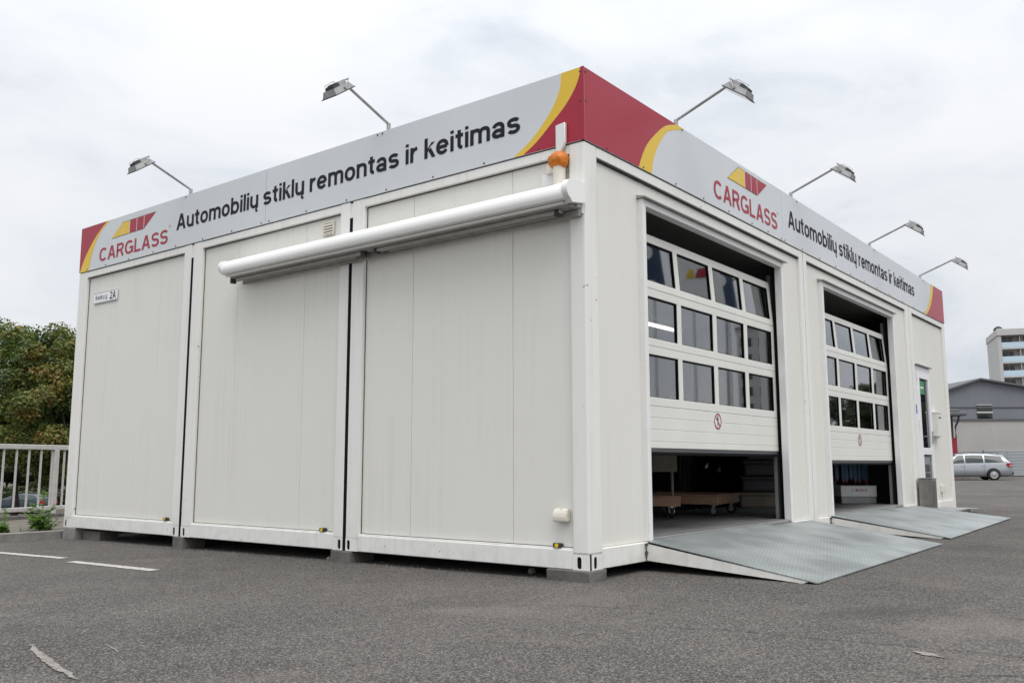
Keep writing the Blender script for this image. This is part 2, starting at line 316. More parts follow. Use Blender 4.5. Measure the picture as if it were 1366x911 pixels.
class B:
    """collects simple solids into one bmesh"""
    def __init__(s): s.bm = bmesh.new()
    def box(s, a, b, bev=0.0, seg=1):
        lo = [min(p, q) for p, q in zip(a, b)]; hi = [max(p, q) for p, q in zip(a, b)]
        x0, y0, z0 = lo; x1, y1, z1 = hi
        t = bmesh.new()
        v = [t.verts.new(p) for p in ((x0, y0, z0), (x1, y0, z0), (x1, y1, z0), (x0, y1, z0), (x0, y0, z1), (x1, y0, z1), (x1, y1, z1), (x0, y1, z1))]
        for f in ((0, 3, 2, 1), (4, 5, 6, 7), (0, 1, 5, 4), (1, 2, 6, 5), (2, 3, 7, 6), (3, 0, 4, 7)): t.faces.new([v[i] for i in f])
        if bev: bmesh.ops.bevel(t, geom=t.edges[:], offset=bev, segments=seg, affect='EDGES', profile=.5)
        s.merge(t); return s
    def merge(s, t, M_=None):
        if M_ is not None: bmesh.ops.transform(t, matrix=M_, verts=t.verts)
        me = bpy.data.meshes.new('tmp'); t.to_mesh(me); t.free(); s.bm.from_mesh(me); bpy.data.meshes.remove(me)
    def cyl(s, a, b, r0, r1=None, n=12, cap=True):
        a = Vector(a); b = Vector(b); r1 = r0 if r1 is None else r1
        d = (b - a).normalized(); q = d.to_track_quat('Z', 'Y'); ux = q @ Vector((1, 0, 0)); uy = q @ Vector((0, 1, 0))
        l0 = [s.bm.verts.new(a + ux * (r0 * math.cos(2 * math.pi * i / n)) + uy * (r0 * math.sin(2 * math.pi * i / n))) for i in range(n)]
        l1 = [s.bm.verts.new(b + ux * (r1 * math.cos(2 * math.pi * i / n)) + uy * (r1 * math.sin(2 * math.pi * i / n))) for i in range(n)]
        for i in range(n): s.bm.faces.new((l0[i], l0[(i + 1) % n], l1[(i + 1) % n], l1[i]))
        if cap:
            s.bm.faces.new(l0[::-1]); s.bm.faces.new(l1)
        return s
    def tube(s, pts, rads, n=8):
        pts = [Vector(p) for p in pts]; prev = None
        if not hasattr(rads, '__len__'): rads = [rads] * len(pts)
        for i, p in enumerate(pts):
            d = (pts[min(i + 1, len(pts) - 1)] - pts[max(i - 1, 0)]).normalized()
            q = d.to_track_quat('Z', 'Y'); ux = q @ Vector((1, 0, 0)); uy = q @ Vector((0, 1, 0))
            l = [s.bm.verts.new(p + ux * (rads[i] * math.cos(2 * math.pi * k / n)) + uy * (rads[i] * math.sin(2 * math.pi * k / n))) for k in range(n)]
            if prev:
                for k in range(n): s.bm.faces.new((prev[k], prev[(k + 1) % n], l[(k + 1) % n], l[k]))
            else: s.bm.faces.new(l[::-1])
            prev = l
        s.bm.faces.new(prev); return s
    def prism(s, poly, off):
        """extrude a planar 3D polygon by a vector"""
        off = Vector(off); a = [s.bm.verts.new(Vector(p)) for p in poly]; b = [s.bm.verts.new(Vector(p) + off) for p in poly]
        n = len(a)
        s.bm.faces.new(a); s.bm.faces.new(b[::-1])
        for i in range(n): s.bm.faces.new((a[i], b[i], b[(i + 1) % n], a[(i + 1) % n]))
        return s
    def poly(s, pts):
        s.bm.faces.new([s.bm.verts.new(Vector(p)) for p in pts]); return s
    def lathe(s, prof, c=(0, 0, 0), axis='Z', n=16):
        c = Vector(c); prev = None
        for r, h in prof:
            l = []
            for k in range(n):
                a = 2 * math.pi * k / n; p = (r * math.cos(a), r * math.sin(a), h)
                if axis == 'X': p = (p[2], p[0], p[1])
                if axis == 'Y': p = (p[0], p[2], p[1])
                l.append(s.bm.verts.new(c + Vector(p)))
            if prev:
                for k in range(n): s.bm.faces.new((prev[k], prev[(k + 1) % n], l[(k + 1) % n], l[k]))
            prev = l
        return s
    def mesh(s, name):
        bmesh.ops.recalc_face_normals(s.bm, faces=s.bm.faces[:])
        me = bpy.data.meshes.new(name); s.bm.to_mesh(me); s.bm.free(); return me
    def obj(s, name, m, parent=None, smooth=False):
        return link(name, s.mesh(name), M[m] if isinstance(m, str) else m, parent, smooth)

def empty(name, loc=(0, 0, 0), rz=0.0):
    o = bpy.data.objects.new(name, None); o.empty_display_size = .2; COL.objects.link(o); o.location = loc; o.rotation_euler = (0, 0, rz); return o
def tag(o, label, cat, group=None):
    o['label'] = label; o['category'] = cat
    if group: o['group'] = group
    return o
def kind(o, k): o['kind'] = k; return o
def copy_tree(o, parent=None):
    c = o.copy(); COL.objects.link(c); c.parent = parent
    for ch in list(o.children): copy_tree(ch, c)
    return c
def autosmooth(o, ang=40):
    me = o.data; bm = bmesh.new(); bm.from_mesh(me)
    for f in bm.faces: f.smooth = True
    for ed in bm.edges:
        if len(ed.link_faces) == 2 and ed.calc_face_angle(0) > R(ang): ed.smooth = False
    bm.to_mesh(me); bm.free(); return o
def rayp(px, py, D):
    """world point seen at photo pixel (px,py), D metres along the optical axis: used to measure the place"""
    return CP + D * (FW + RT * ((px - 683) / 1193.5) - UP * ((py - 455.5) / 1193.5))

# ================================================================== text
def glyphs(sw):
    """a plain grotesque drawn as strokes: centre lines of one width plus a few solid polygons. Cap height 1."""
    h = sw / 2; X = .745
    def se(cx, cy, rx, ry, a0, a1, n=22, p=2.12):
        o = []
        for k in range(n + 1):
            a = R(a0 + (a1 - a0) * k / n); c, d = math.cos(a), math.sin(a)
            o.append((cx + rx * math.copysign(abs(c) ** (2 / p), c), cy + ry * math.copysign(abs(d) ** (2 / p), d)))
        return o
    L = lambda *p: ('s', list(p))
    P = lambda *p: ('p', list(p))
    def S(pts): return ('s', pts)
    def ess(W, H):
        rx = W / 2 - h; ry = (H - sw) / 4; c = H / 2
        return [S(se(W / 2, c + ry, rx, ry, 22, 270, 20, 2.2) + se(W / 2, c - ry, rx * 1.03, ry, 90, -158, 20, 2.2)[1:])]
    def bowl(W, H=X, y=0): return S(se(W / 2, y + H / 2, W / 2 - h, H / 2 - h, 0, 360, 40))
    def arch(x0, x1): r = (x1 - x0) / 2; return se((x0 + x1) / 2, X - h - r * .95, r, r * .95, 180, 0, 16, 2.3)
    W = .66
    def u_(W=W): return [S([(h, X)] + se(W / 2, h + .26, W / 2 - h, .26, 180, 360, 18, 2.3)), L((W - h, X), (W - h, 0))]
    G = {}
    G['o'] = (W, [bowl(W)]); G['u'] = (.62, u_(.62))
    G['ų'] = (.62, u_(.62) + [('t', [(.62 - h, .02), (.62 - h - .06, -.06), (.62 - h - .07, -.14), (.62 - h - .02, -.195), (.62 - h + .07, -.19)])])
    G['n'] = (.62, [L((h, 0), (h, X)), S(arch(h, .62 - h) + [(.62 - h, 0)])])
    G['m'] = (.98, [L((h, 0), (h, X)), S(arch(h, .49) + [(.49, 0)]), S(arch(.49, .98 - h) + [(.98 - h, 0)])])
    G['r'] = (.40, [L((h, 0), (h, X)), S(se(.40, X - h - .30, .40 - h, .30, 180, 92, 10, 2.2))])
    G['i'] = (sw, [L((h, 0), (h, X)), L((h, .855), (h, 1.0))]); G['l'] = (sw, [L((h, 0), (h, 1))])
    G['t'] = (.40, [S([(.19, .93), (.19, .24)] + se(.36, .24 - .0, .17, .24 - h, 180, 270, 8, 2.3)), L((.0, X - h * .85), (.39, X - h * .85))])
    G['b'] = (W, [L((h, 0), (h, 1)), bowl(W)]); G['d'] = (W, [L((W - h, 0), (W - h, 1)), bowl(W)])
    G['g'] = (W, [bowl(W), S([(W - h, X), (W - h, .0)] + se(W / 2, -.02, W / 2 - h, .21 - h * .4, 0, -155, 16, 2.3)[1:])])
    G['s'] = (.60, ess(.60, X))
    G['k'] = (.54, [L((h, 0), (h, 1)), P((sw * .9, .25), (.38, X), (.57, X), (sw * .9, .44)), P((.21, .37), (.34, .50), (.60, 0), (.41, 0))])
    G['e'] = (W, [L((sw * .8, X * .5), (W - h, X * .5)), S(se(W / 2, X / 2, W / 2 - h, X / 2 - h, 0, 325, 34))])
    G['a'] = (.63, [L((.60 - h, 0), (.60 - h, .5)), S(se(.30, X - h - .21, .30 - h, .21, 0, 165, 18, 2.3)), S(se(.30, .222, .30 - h, .222 - h, 0, 360, 34))])
    G['A'] = (.84, [P((0, 0), (sw * 1.12, 0), (.42 + sw * .42, 1), (.42 - sw * .62, 1)), P((.84, 0), (.84 - sw * 1.12, 0), (.42 - sw * .42, 1), (.42 + sw * .62, 1)), L((.20, .31), (.64, .31))])
    G['C'] = (.80, [S(se(.42, .5, .42 - h, .5 - h, 42, 318, 34, 2.3))]); G['O'] = (.90, [S(se(.45, .5, .45 - h, .5 - h, 0, 360, 44, 2.3))])
    G['G'] = (.86, [S(se(.43, .5, .43 - h, .5 - h, 44, 330, 34, 2.3)), S([(.48, .46), (.86 - h, .46), (.86 - h, .06)])])
    G['L'] = (.62, [S([(h, 1), (h, h), (.62, h)])]); G['H'] = (.78, [L((h, 0), (h, 1)), L((.78 - h, 0), (.78 - h, 1)), L((h, .52), (.78 - h, .52))])
    G['S'] = (.72, ess(.72, 1.0))
    G['R'] = (.76, [S([(h, 0), (h, 1 - h), (.44, 1 - h)] + se(.44, .715, .70 - .44 - h + .02, .285 - h, 90, -90, 14, 2.3)[1:] + [(h, .43)]), P((.36, .47), (.56, .47), (.77, 0), (.57, 0))])
    G['B'] = (.74, [S([(h, h), (h, 1 - h), (.42, 1 - h)] + se(.42, .745, .24, .255 - h, 90, -90, 12, 2.3)[1:] + [(h, .49)]), S([(h, .51), (.44, .51)] + se(.44, .265, .26, .265 - h, 90, -90, 12, 2.3)[1:] + [(h * .2, h)])])
    G['K'] = (.78, [L((h, 0), (h, 1)), P((sw * .9, .34), (.53, 1), (.75, 1), (sw * .9, .56)), P((.27, .52), (.41, .66), (.79, 0), (.57, 0))])
    G['2'] = (.66, [S(se(.33, .70, .33 - h, .30 - h, 165, -35, 18, 2.2) + [(h * 1.1, h)]), L((0, h), (.65, h))])
    G['.'] = (sw, [L((h, 0), (h, sw))])
    G[' '] = (.24, [])
    return G
def stroke(pts, w):
    P = [Vector(p) for p in pts]; q = [P[0]]
    for p in P[1:]:
        if (p - q[-1]).length > 1e-5: q.append(p)
    P = q; n = len(P); closed = (P[0] - P[-1]).length < 1e-4
    if closed: P = P[:-1]; n -= 1
    l, r = [], []
    for k in range(n):
        a = P[k - 1] if (k or closed) else None; c = P[(k + 1) % n] if (k < n - 1 or closed) else None; p = P[k]
        e0 = (p - a).normalized() if a is not None else (c - p).normalized(); e1 = (c - p).normalized() if c is not None else e0
        m_ = (Vector((-e0.y, e0.x)) + Vector((-e1.y, e1.x)))
        m_ = m_.normalized() if m_.length > 1e-4 else Vector((-e0.y, e0.x)); f = min(1 / max(m_.dot(Vector((-e0.y, e0.x))), .3), 1.6)
        l.append(p + m_ * (w / 2 * f)); r.append(p - m_ * (w / 2 * f))
    return l, r, closed
def line_of_text(body, sw, gap):
    """[(char start, glyph strokes)] and the full width, in cap heights"""
    G = glyphs(sw); x = 0.0; o = []
    for ch in body:
        w_, st = G[ch]; o.append((ch, x, st)); x += w_ + (gap if ch != ' ' else gap * .6)
    return o, x - gap
def place_text(name, bodies, frame, u0, u1, z0, cap, m, parent_of, sw=.155, off=.0025, gap=.12):
    """words of one line, each its own mesh; frame(u,z,off)->world"""
    items, full = line_of_text(' '.join(bodies), sw, gap); sx = (u1 - u0) / full
    words = [[]]
    for it in items:
        if it[0] == ' ': words.append([])
        else: words[-1].append(it)
    for wd in words:
        bb = B()
        for ch, x, st in wd:
            for k, (typ, pts) in enumerate(st):
                dz = off + .0003 * (k % 4); fr_ = lambda p: frame(u0 + (x + p[0]) * sx, z0 + p[1] * cap, dz)
                if typ == 'p': bb.poly([fr_(p) for p in pts]); continue
                l, r, cl = stroke(pts, sw * (.62 if typ == 't' else 1)); n = len(l)
                lv = [bb.bm.verts.new(fr_(p)) for p in l]; rv = [bb.bm.verts.new(fr_(p)) for p in r]
                for k2 in range(n if cl else n - 1): bb.bm.faces.new((lv[k2], rv[k2], rv[(k2 + 1) % n], lv[(k2 + 1) % n]))
        bb.obj(name, m, parent_of(u0 + wd[len(wd) // 2][1] * sx))
FL = lambda u, z, off: Vector((u, -off, z))           # long wall, faces -y
FR = lambda u, z, off: Vector((off, u, z))            # door wall, faces +x

# ================================================================== ground
FA = Vector((-9.95, .33, 0)); FDIR = Vector((-.37, 1.08, 0)).normalized(); FN = Vector((FDIR.y, -FDIR.x, 0))   # railing line, FN points to the yard
def lerp(x, xs, ys): return float(np.interp(x, xs, ys))
def gz(x, y):
    return -.08 + lerp(x, [-9, 0], [-.07, 0]) + lerp(y, [0, .8, 2.5, 4.8, 8.2, 11, 30, 48], [0, .014, .018, .032, .07, .07, -.04, -.09]) * lerp(x, [-20, 0, 60], [.9, 1, 1])
def gridmesh(us, vs_, f):
    verts = [f(u, v) for u in us for v in vs_]; n = len(vs_)
    faces = [(i * n + j, (i + 1) * n + j, (i + 1) * n + j + 1, i * n + j + 1) for i in range(len(us) - 1) for j in range(n - 1)]
    return verts, faces
us = [0, .5, 1, 1.5, 2, 2.5, 3, 4, 5, 6, 7, 8, 9, 9.5, 10, 10.5, 11, 12, 13, 14, 16, 20, 26, 34, 45, 60, 90, 150, 300, 700, 2500]
vs2 = [-2500, -600, -150, -60, -30, -15, -8, -5, -3, -2, -1, 0, 1, 2, 3, 4, 5, 6, 7, 8, 9, 10, 11, 12, 13, 14, 16, 19, 23, 28, 34, 42, 52, 70, 110, 250, 700, 2500]
def gp(u, v):
    p = FA + FN * (u - .12) + FDIR * v
    return (p.x, p.y, gz(p.x, p.y))
V, F = gridmesh(us, vs2, gp)
n0 = len(V)          # outer edge drops as a retaining wall towards the lower street
for j, v in enumerate(vs2): V.append((V[j][0], V[j][1], -3.2))
F += [(j, j + 1, n0 + j + 1, n0 + j) for j in range(len(vs2) - 1)]
me = bpy.data.meshes.new('yard'); me.from_pydata(V, [], F); me.update()
kind(link('yard', me, M['asphalt']), 'structure')
V, F = gridmesh([-2600, -400, -120, -60, -30, -8, 6], [-2600, -300, -80, -20, 0, 20, 60, 150, 400, 2600], lambda x, y: (x, y, -2.75))
me = bpy.data.meshes.new('ground'); me.from_pydata(V, [], F); me.update(); kind(link('ground', me, M['grass']), 'structure')

# painted bay lines and scuffs on the asphalt (thin sheets following the surface)
def on_ground(pts, dz=.004): return [Vector((x, y, gz(x, y) + dz)) for x, y in pts]
def gpix(px, py):
    d = FW + RT * ((px - 683) / 1193.5) - UP * ((py - 455.5) / 1193.5); z = -.1
    for _ in range(8):
        t = (z - CP.z) / d.z; q = CP + d * t; z = gz(q.x, q.y)
    return (q.x, q.y)
def strip(name, a, b, w, m, n=10, jit=0.0, seed=1):
    rnd = random.Random(seed); a = Vector((*a, 0)); b = Vector((*b, 0)); d = (b - a).normalized(); s = Vector((-d.y, d.x, 0)); bb = B(); L = []; Rr = []
    for i in range(n + 1):
        c = a.lerp(b, i / n); w1 = w * (1 + rnd.uniform(-jit, jit)) / 2; w2 = w * (1 + rnd.uniform(-jit, jit)) / 2
        L.append(c + s * w1); Rr.append(c - s * w2)
    lv = [bb.bm.verts.new((p.x, p.y, gz(p.x, p.y) + .004)) for p in L]; rv = [bb.bm.verts.new((p.x, p.y, gz(p.x, p.y) + .004)) for p in Rr]
    for i in range(n): bb.bm.faces.new((lv[i], rv[i], rv[i + 1], lv[i + 1]))
    return kind(bb.obj(name, m), 'structure')
strip('bay_line', gpix(-70, 730), gpix(85, 743.5), .095, 'line', 10, .05, 1)
strip('bay_line', gpix(94, 748), gpix(206, 760), .10, 'line', 10, .06, 2)
def ribbon(name, pix, w, m, seed, taper=True, step=.03):
    """ragged ribbon on the asphalt through measured spots: width wanders, ends taper"""
    rnd = random.Random(seed); P = [Vector((*gpix(*p), 0)) for p in pix]; C_ = []
    for a, c in zip(P[:-1], P[1:]):
        n = max(2, int((c - a).length / step)); C_ += [a.lerp(c, k / n) for k in range(n)]
    C_.append(P[-1]); n = len(C_); bb = B(); lv = []; rv = []
    for k, c in enumerate(C_):
        d = (C_[min(k + 1, n - 1)] - C_[max(k - 1, 0)]).normalized(); sd_ = Vector((-d.y, d.x, 0)); t = k / (n - 1)
        ww = w * ((.12 + .88 * math.sin(math.pi * t) ** .7) if taper else 1) * (1 + .7 * mnoise.noise(Vector((k * .37, seed, 0))) + rnd.uniform(-.12, .12)) / 2
        c = c + sd_ * (w * .5 * mnoise.noise(Vector((k * .11, seed + 9, 0))))
        for lst, q in ((lv, c + sd_ * ww), (rv, c - sd_ * ww)): lst.append(bb.bm.verts.new((q.x, q.y, gz(q.x, q.y) + .004)))
    for k in range(n - 1): bb.bm.faces.new((lv[k], rv[k], rv[k + 1], lv[k + 1]))
    return kind(bb.obj(name, m), 'structure')
from mathutils import noise as mnoise
ribbon('paint_scuff', [(38, 859), (58, 877), (80, 893), (103, 906)], .036, 'chalk', 3, True, .012)
ribbon('paint_scuff', [(141, 859), (159, 870)], .010, 'chalk', 5, True, .01)
ribbon('paint_scuff', [(107, 845), (117, 838)], .008, 'chalk', 6, True, .01)
ribbon('mortar_stain', [(1217, 870), (1236, 873), (1254, 879)], .055, 'chalk', 8, True, .012)
ribbon('asphalt_crack', [(830, 831), (900, 838), (985, 842), (1075, 852), (1150, 858), (1262, 868), (1366, 879), (1500, 890)], .007, 'crack', 11, True, .02)
ribbon('asphalt_crack', [(1225, 906), (1290, 903), (1366, 903), (1480, 906)], .007, 'crack', 12, True, .02)
ribbon('asphalt_crack', [(640, 806), (760, 808), (880, 815), (930, 822)], .005, 'crack', 13, True, .02)
strip('road_line', gpix(1351, 654.2), gpix(1420, 654.2), .16, 'line', 4, .02, 5)

# ================================================================== the container building
BLD = empty('container_building', (0, 0, 0))
tag(BLD, 'white container-built windscreen workshop with grey sign band and two roller bays', 'building')
HT = 2.998
def bpart(name, b, m, smooth=False): return b.obj(name, m, BLD, smooth)

def stadium(cx, cz, w, h, n=8):
    r = w / 2; pts = []
    for k in range(n + 1): a = math.pi * k / n; pts.append((cx + r * math.cos(a), cz + h / 2 - r + r * math.sin(a)))
    for k in range(n + 1): a = math.pi + math.pi * k / n; pts.append((cx + r * math.cos(a), cz - h / 2 + r + r * math.sin(a)))
    return pts
def slot_plate(bb, u0, u1, z0, z1, cu, cz, frame, depth=.006):
    """plate with a lifting slot cut through it; frame(u,z,off)"""
    t = bmesh.new()
    ov = [t.verts.new((u, 0, z)) for u, z in ((u0, z0), (u1, z0), (u1, z1), (u0, z1))]
    iv = [t.verts.new((u, 0, z)) for u, z in stadium(cu, cz, .036, .082)]
    es = [t.edges.new((l[i], l[(i + 1) % len(l)])) for l in (ov, iv) for i in range(len(l))]
    bmesh.ops.triangle_fill(t, edges=es, use_beauty=True)
    bad = [f for f in t.faces if ((f.calc_center_median().x - cu) / .018) ** 2 + ((f.calc_center_median().z - cz) / .041) ** 2 < .9]
    if bad: bmesh.ops.delete(t, geom=bad, context='FACES_ONLY')
    r = bmesh.ops.extrude_face_region(t, geom=t.faces[:])
    for v in r['geom']:
        if isinstance(v, bmesh.types.BMVert): v.co.y += depth
    for v in t.verts: v.co = frame(v.co.x, v.co.z, -v.co.y)
    bb.merge(t)
def corner_foot(u0, u1, cu, frame):
    bb = B(); slot_plate(bb, u0, u1, 0.0, .105, cu, .048, frame); bpart('corner_casting', bb, 'frame')
    a, c = frame(u0 + .003, .003, -.0065), frame(u1 - .003, .102, -.12)
    bb = B(); bb.box(a, c); bpart('slot_shade_block', bb, 'rubber_shade')  # solid black block close behind the slot, painted as its inner shade

mods = [(0, -2.420), (-2.458, -4.862), (-4.900, -7.28)]
posts = [(-.134, 0), (-2.420, -2.273), (-2.458, -2.58), (-4.862, -4.703), (-4.900, -5.033), (-7.28, -7.09)]
for i, (a, c) in enumerate(posts):
    bb = B()
    if i == 0: bb.box((-.134, 0, .105), (0, .171, HT), .012, 2)
    elif i == 5: bb.box((a, 0, .105), (c, .16, HT), .008, 2)
    else: bb.box((a, 0, .105), (c, .14, HT), .006, 2)
    bpart('corner_post' if i in (0, 5) else 'post', bb, 'frame')
for u0, u1, cu in ((-.134, 0, -.082), (-2.420, -2.273, -2.385), (-2.58, -2.458, -2.50), (-4.862, -4.703, -4.81), (-5.033, -4.900, -4.984), (-7.28, -7.09, -7.232)):
    corner_foot(min(u0, u1), max(u0, u1), cu, FL)
corner_foot(.03, .171, .075, FR)
seams = [(-.134, -.678, -1.713, -2.273), (-2.58, -3.092, -4.12, -4.703), (-5.033, -5.52, -6.55, -7.09)]
for (x1, x0), sm in zip(mods, seams):
    a, c = sm[0], sm[-1]
    bpart('roof_beam', B().box((c, .002, 2.925), (a, .12, HT - .002), .004), 'frame')
    bpart('base_beam', B().box((c, .002, 0), (a, .12, .132), .005), 'frame')
    bpart('drip_strip', B().box((c, .012, .132), (a, .06, .142), .002), 'frame')
    for nm, p_, q_ in (('panel_shade_line', (c, .034, .1425), (c + .005, .0395, 2.925)), ('panel_shade_line', (a - .005, .034, .1425), (a, .0395, 2.925)), ('panel_shade_line', (c + .005, .034, .1425), (a - .005, .0395, .1465)), ('panel_shade_line', (c + .005, .030, 2.916), (a - .005, .0395, 2.925))):  # dark strips paint the recess shade line, with dirt along the bottom
        bpart(nm, B().box(p_, q_), 'edge_shade')
    for p, q in zip(sm[:-1], sm[1:]):
        bpart('wall_panel', B().box((q + .0015, .040, .14), (p - .0015, .10, 2.925), .004), 'panel')
for gx in (-2.439, -4.881):
    bpart('joint_shade_strip', B().box((gx - .0188, .0015, .0), (gx + .0188, .10, 2.85)), 'rubber_shade')  # black strip near the front, painted as the shade of the open joint
    bpart('joint_cover', B().box((gx - .0185, .010, 2.852), (gx + .0185, .05, 2.985)), 'frame')
for gx in (-2.52, -2.30): bpart('rain_pipe', B().cyl((gx, -.008, 2.46), (gx, -.008, 2.44), .012), 'frame')

# --- door wall (faces +x)
D1, D2 = 0.0, 4.05
OP0, OP1, OPZ = .845, 3.63, 2.705
rposts = [(4.215, 4.312), (4.334, 4.43), (8.43, 8.60), (8.63, 8.785), (10.675, 10.83)]
for a, c in rposts:
    bpart('post', B().box((-.14, a, .0), (0, c, HT), .006, 2), 'frame')
bpart('joint_shade_strip', B().box((-.1, 4.3125, .02), (-.05, 4.3335, 2.98)), 'rubber_shade')  # black fill painted as shade inside the open post gaps
bpart('joint_shade_strip', B().box((-.1, 8.6005, .02), (-.05, 8.6295, 2.98)), 'rubber_shade')
for a, c in ((.171, 4.215), (4.43, 8.43), (8.785, 10.675)):
    bpart('roof_beam', B().box((-.12, a, 2.918), (-.002, c, HT - .002), .004), 'frame')
    bpart('drip_strip', B().box((-.05, a, 2.905), (-.008, c, 2.918), .002), 'trim_dark')
    bpart('base_beam', B().box((-.12, a, 0), (-.002, c, .138), .005), 'frame')
def rpanel(y0, y1, z0, z1): bpart('wall_panel', B().box((-.09, y0 + .0015, z0), (-.03, y1 - .0015, z1), .004), 'panel')
for off, right in ((D1, 4.215), (D2, 8.43)):
    left = .171 if off == 0 else 4.43
    rpanel(left, OP0 - .045 + off, .14, 2.905)
    rpanel(OP0 - .045 + off, 1.86 + off, OPZ + .04, 2.905)
    rpanel(1.86 + off, 2.90 + off, OPZ + .04, 2.905)
    rpanel(2.90 + off, OP1 + .05 + off, OPZ + .04, 2.905)
    rpanel(OP1 + .05 + off, right, .14, 2.905)
rpanel(8.785, 8.81, .14, 2.905); rpanel(8.81, 9.68, 2.155, 2.905); rpanel(9.68, 10.675, .14, 2.905)

def person_sign(parent, cy, cz, x):
    """no-pedestrians disc"""
    def disc(r, xo): return [(x + xo, cy + r * math.cos(2 * math.pi * k / 40), cz + r * math.sin(2 * math.pi * k / 40)) for k in range(40)]
    B().prism(disc(.071, .002), (-.002, 0, 0)).obj('sign_disc', 'white', parent)
    bb = B(); t = [(.071, .0035), (.059, .0035)]
    o_, i_ = [bb.bm.verts.new(p) for p in disc(.071, .004)], [bb.bm.verts.new(p) for p in disc(.058, .004)]
    for k in range(40): bb.bm.faces.new((o_[k], o_[(k + 1) % 40], i_[(k + 1) % 40], i_[k]))
    bb.obj('sign_ring', 'red', parent)
    bb = B()
    P = lambda l: [(x + .0035, cy + a, cz + c) for a, c in l]
    bb.poly([(x + .0035, cy + .004 + .010 * math.cos(2 * math.pi * k / 12), cz + .042 + .010 * math.sin(2 * math.pi * k / 12)) for k in range(12)])
    bb.poly(P([(-.008, .030), (.012, .030), (.010, -.002), (-.006, -.002)]))
    bb.poly(P([(.002, -.003), (.010, -.003), (.024, -.046), (.016, -.046)]))
    bb.poly(P([(-.006, -.003), (.002, -.003), (-.010, -.046), (-.018, -.046)]))
    bb.poly(P([(-.008, .028), (-.008, .020), (-.026, .006), (-.028, .010)])); bb.poly(P([(.010, .028), (.024, .006), (.028, .010), (.012, .020)]))
    bb.obj('sign_figure', 'ink', parent)
    s = .7071
    bb = B(); bb.poly([(x + .0045, cy + a, cz + c) for a, c in ((-.045, .038), (-.038, .045), (.045, -.038), (.038, -.045))]); bb.obj('sign_bar', 'red', parent)

PY = [(.935, 1.547), (1.622, 2.232), (2.310, 2.910), (2.989, 3.594)]
def sectional_door(off, dz, label):
    root = empty('sectional_door'); root.parent = BLD
    root['label'] = label
    X = -.10; Y0, Y1 = .885 + off, 3.66 + off
    # bottom section: four pressed bands with grooves between
    bb = B(); zs = [.833, .885, .980, 1.074, 1.163]
    for a, c in zip(zs[:-1], zs[1:]): bb.box((X - .04, Y0, a + dz), (X, Y1, c + dz), .0045, 2)
    bb.obj('door_section', 'door', root)
    B().box((X - .035, Y0 + .01, .80 + dz), (X - .004, Y1 - .01, .834 + dz), .006).obj('bottom_rail', 'shelf_steel', root)
    B().box((X - .03, Y0 + .01, .778 + dz), (X - .008, Y1 - .01, .80 + dz), .006).obj('bottom_seal', 'rubber_shade', root)
    for k, (z0, z1, w0, w1) in enumerate(((1.165, 1.640, 1.234, 1.573), (1.642, 2.105, 1.705, 2.039), (2.107, 2.565, 2.170, 2.494))):
        T = Matrix.Identity(4)
        if k == 2:
            piv = Vector((X - .02, 0, z0 + dz)); T = Matrix.Translation(piv) @ Matrix.Rotation(R(-4.2), 4, 'Y') @ Matrix.Translation(-piv)
        bb = B()
        bb.box((X - .04, Y0, w1 + dz), (X, Y1, z1 + dz), .004, 2); bb.box((X - .04, Y0, z0 + dz), (X, Y1, w0 + dz), .004, 2)
        ys = [Y0] + [v + off for p in PY for v in p] + [Y1]
        for j in range(0, 10, 2): bb.box((X - .039, ys[j], w0 + dz - .004), (X - .0008, ys[j + 1], w1 + dz + .004))
        bmesh.ops.transform(bb.bm, matrix=T, verts=bb.bm.verts); bb.obj('door_section', 'door', root)
        for a, c in PY:
            a += off; c += off
            bb = B(); g = .007; za, zb = w0 + dz, w1 + dz
            bb.box((X - .032, a, zb - g * 1.5), (X - .004, c, zb)); bb.box((X - .032, a, za), (X - .004, c, za + g * .6))
            bb.box((X - .032, a, za + g * .6), (X - .004, a + g * .6, zb - g * 1.5)); bb.box((X - .032, c - g, za + g * .6), (X - .004, c, zb - g * 1.5))
            bmesh.ops.transform(bb.bm, matrix=T, verts=bb.bm.verts); bb.obj('pane_gasket', 'rubber_shade', root)
            bb = B(); bb.box((X - .022, a + g * .5, za + g * .5), (X - .016, c - g * .5, zb - g)); bmesh.ops.transform(bb.bm, matrix=T, verts=bb.bm.verts); bb.obj('window_pane', 'glass', root)
    person_sign(root, 2.262 + off, 1.085 + dz, X)
    for y in (Y0 - .045, Y1 + .045): B().box((X - .07, y - .018, .165), (X - .035, y + .018, 2.65), .003).obj('guide_rail', 'galv', root)
    # frame trim round the opening
    f = B()
    f.box((-.057, OP0 - .05 + off, .14), (.018, OP0 + off, OPZ + .055), .004); f.box((-.057, OP1 + off, .14), (.018, OP1 + .062 + off, OPZ + .055), .004)
    f.box((-.057, OP0 + off, OPZ), (.0175, OP1 + off, OPZ + .0545), .004)
    bpart('door_frame', f, 'door_frame')
    bpart('door_hood', B().prism([(-.03, OP0 - .065 + off, OPZ + .056), (.05, OP0 - .065 + off, OPZ + .056), (.05, OP0 - .065 + off, OPZ + .064), (-.03, OP0 - .065 + off, OPZ + .085)], (0, OP1 - OP0 + .17, 0)), 'trim_dark' if False else 'galv')
    bpart('edge_seal', B().box((-.10, OP1 + .04 + off, .16), (-.058, OP1 + .075 + off, OPZ + .03)), 'rubber_shade')
    bpart('edge_seal', B().box((-.10, OP0 - .03 + off, .16), (-.058, OP0 - .002 + off, OPZ + .03)), 'rubber_shade')
    bpart('sill_plate', B().box((-.16, OP0 + off, .138), (.012, OP1 + off, .166), .003), 'galv')
    return root
sectional_door(D1, 0.0, 'sectional bay door beside the corner post, half raised above the wooden dolly')
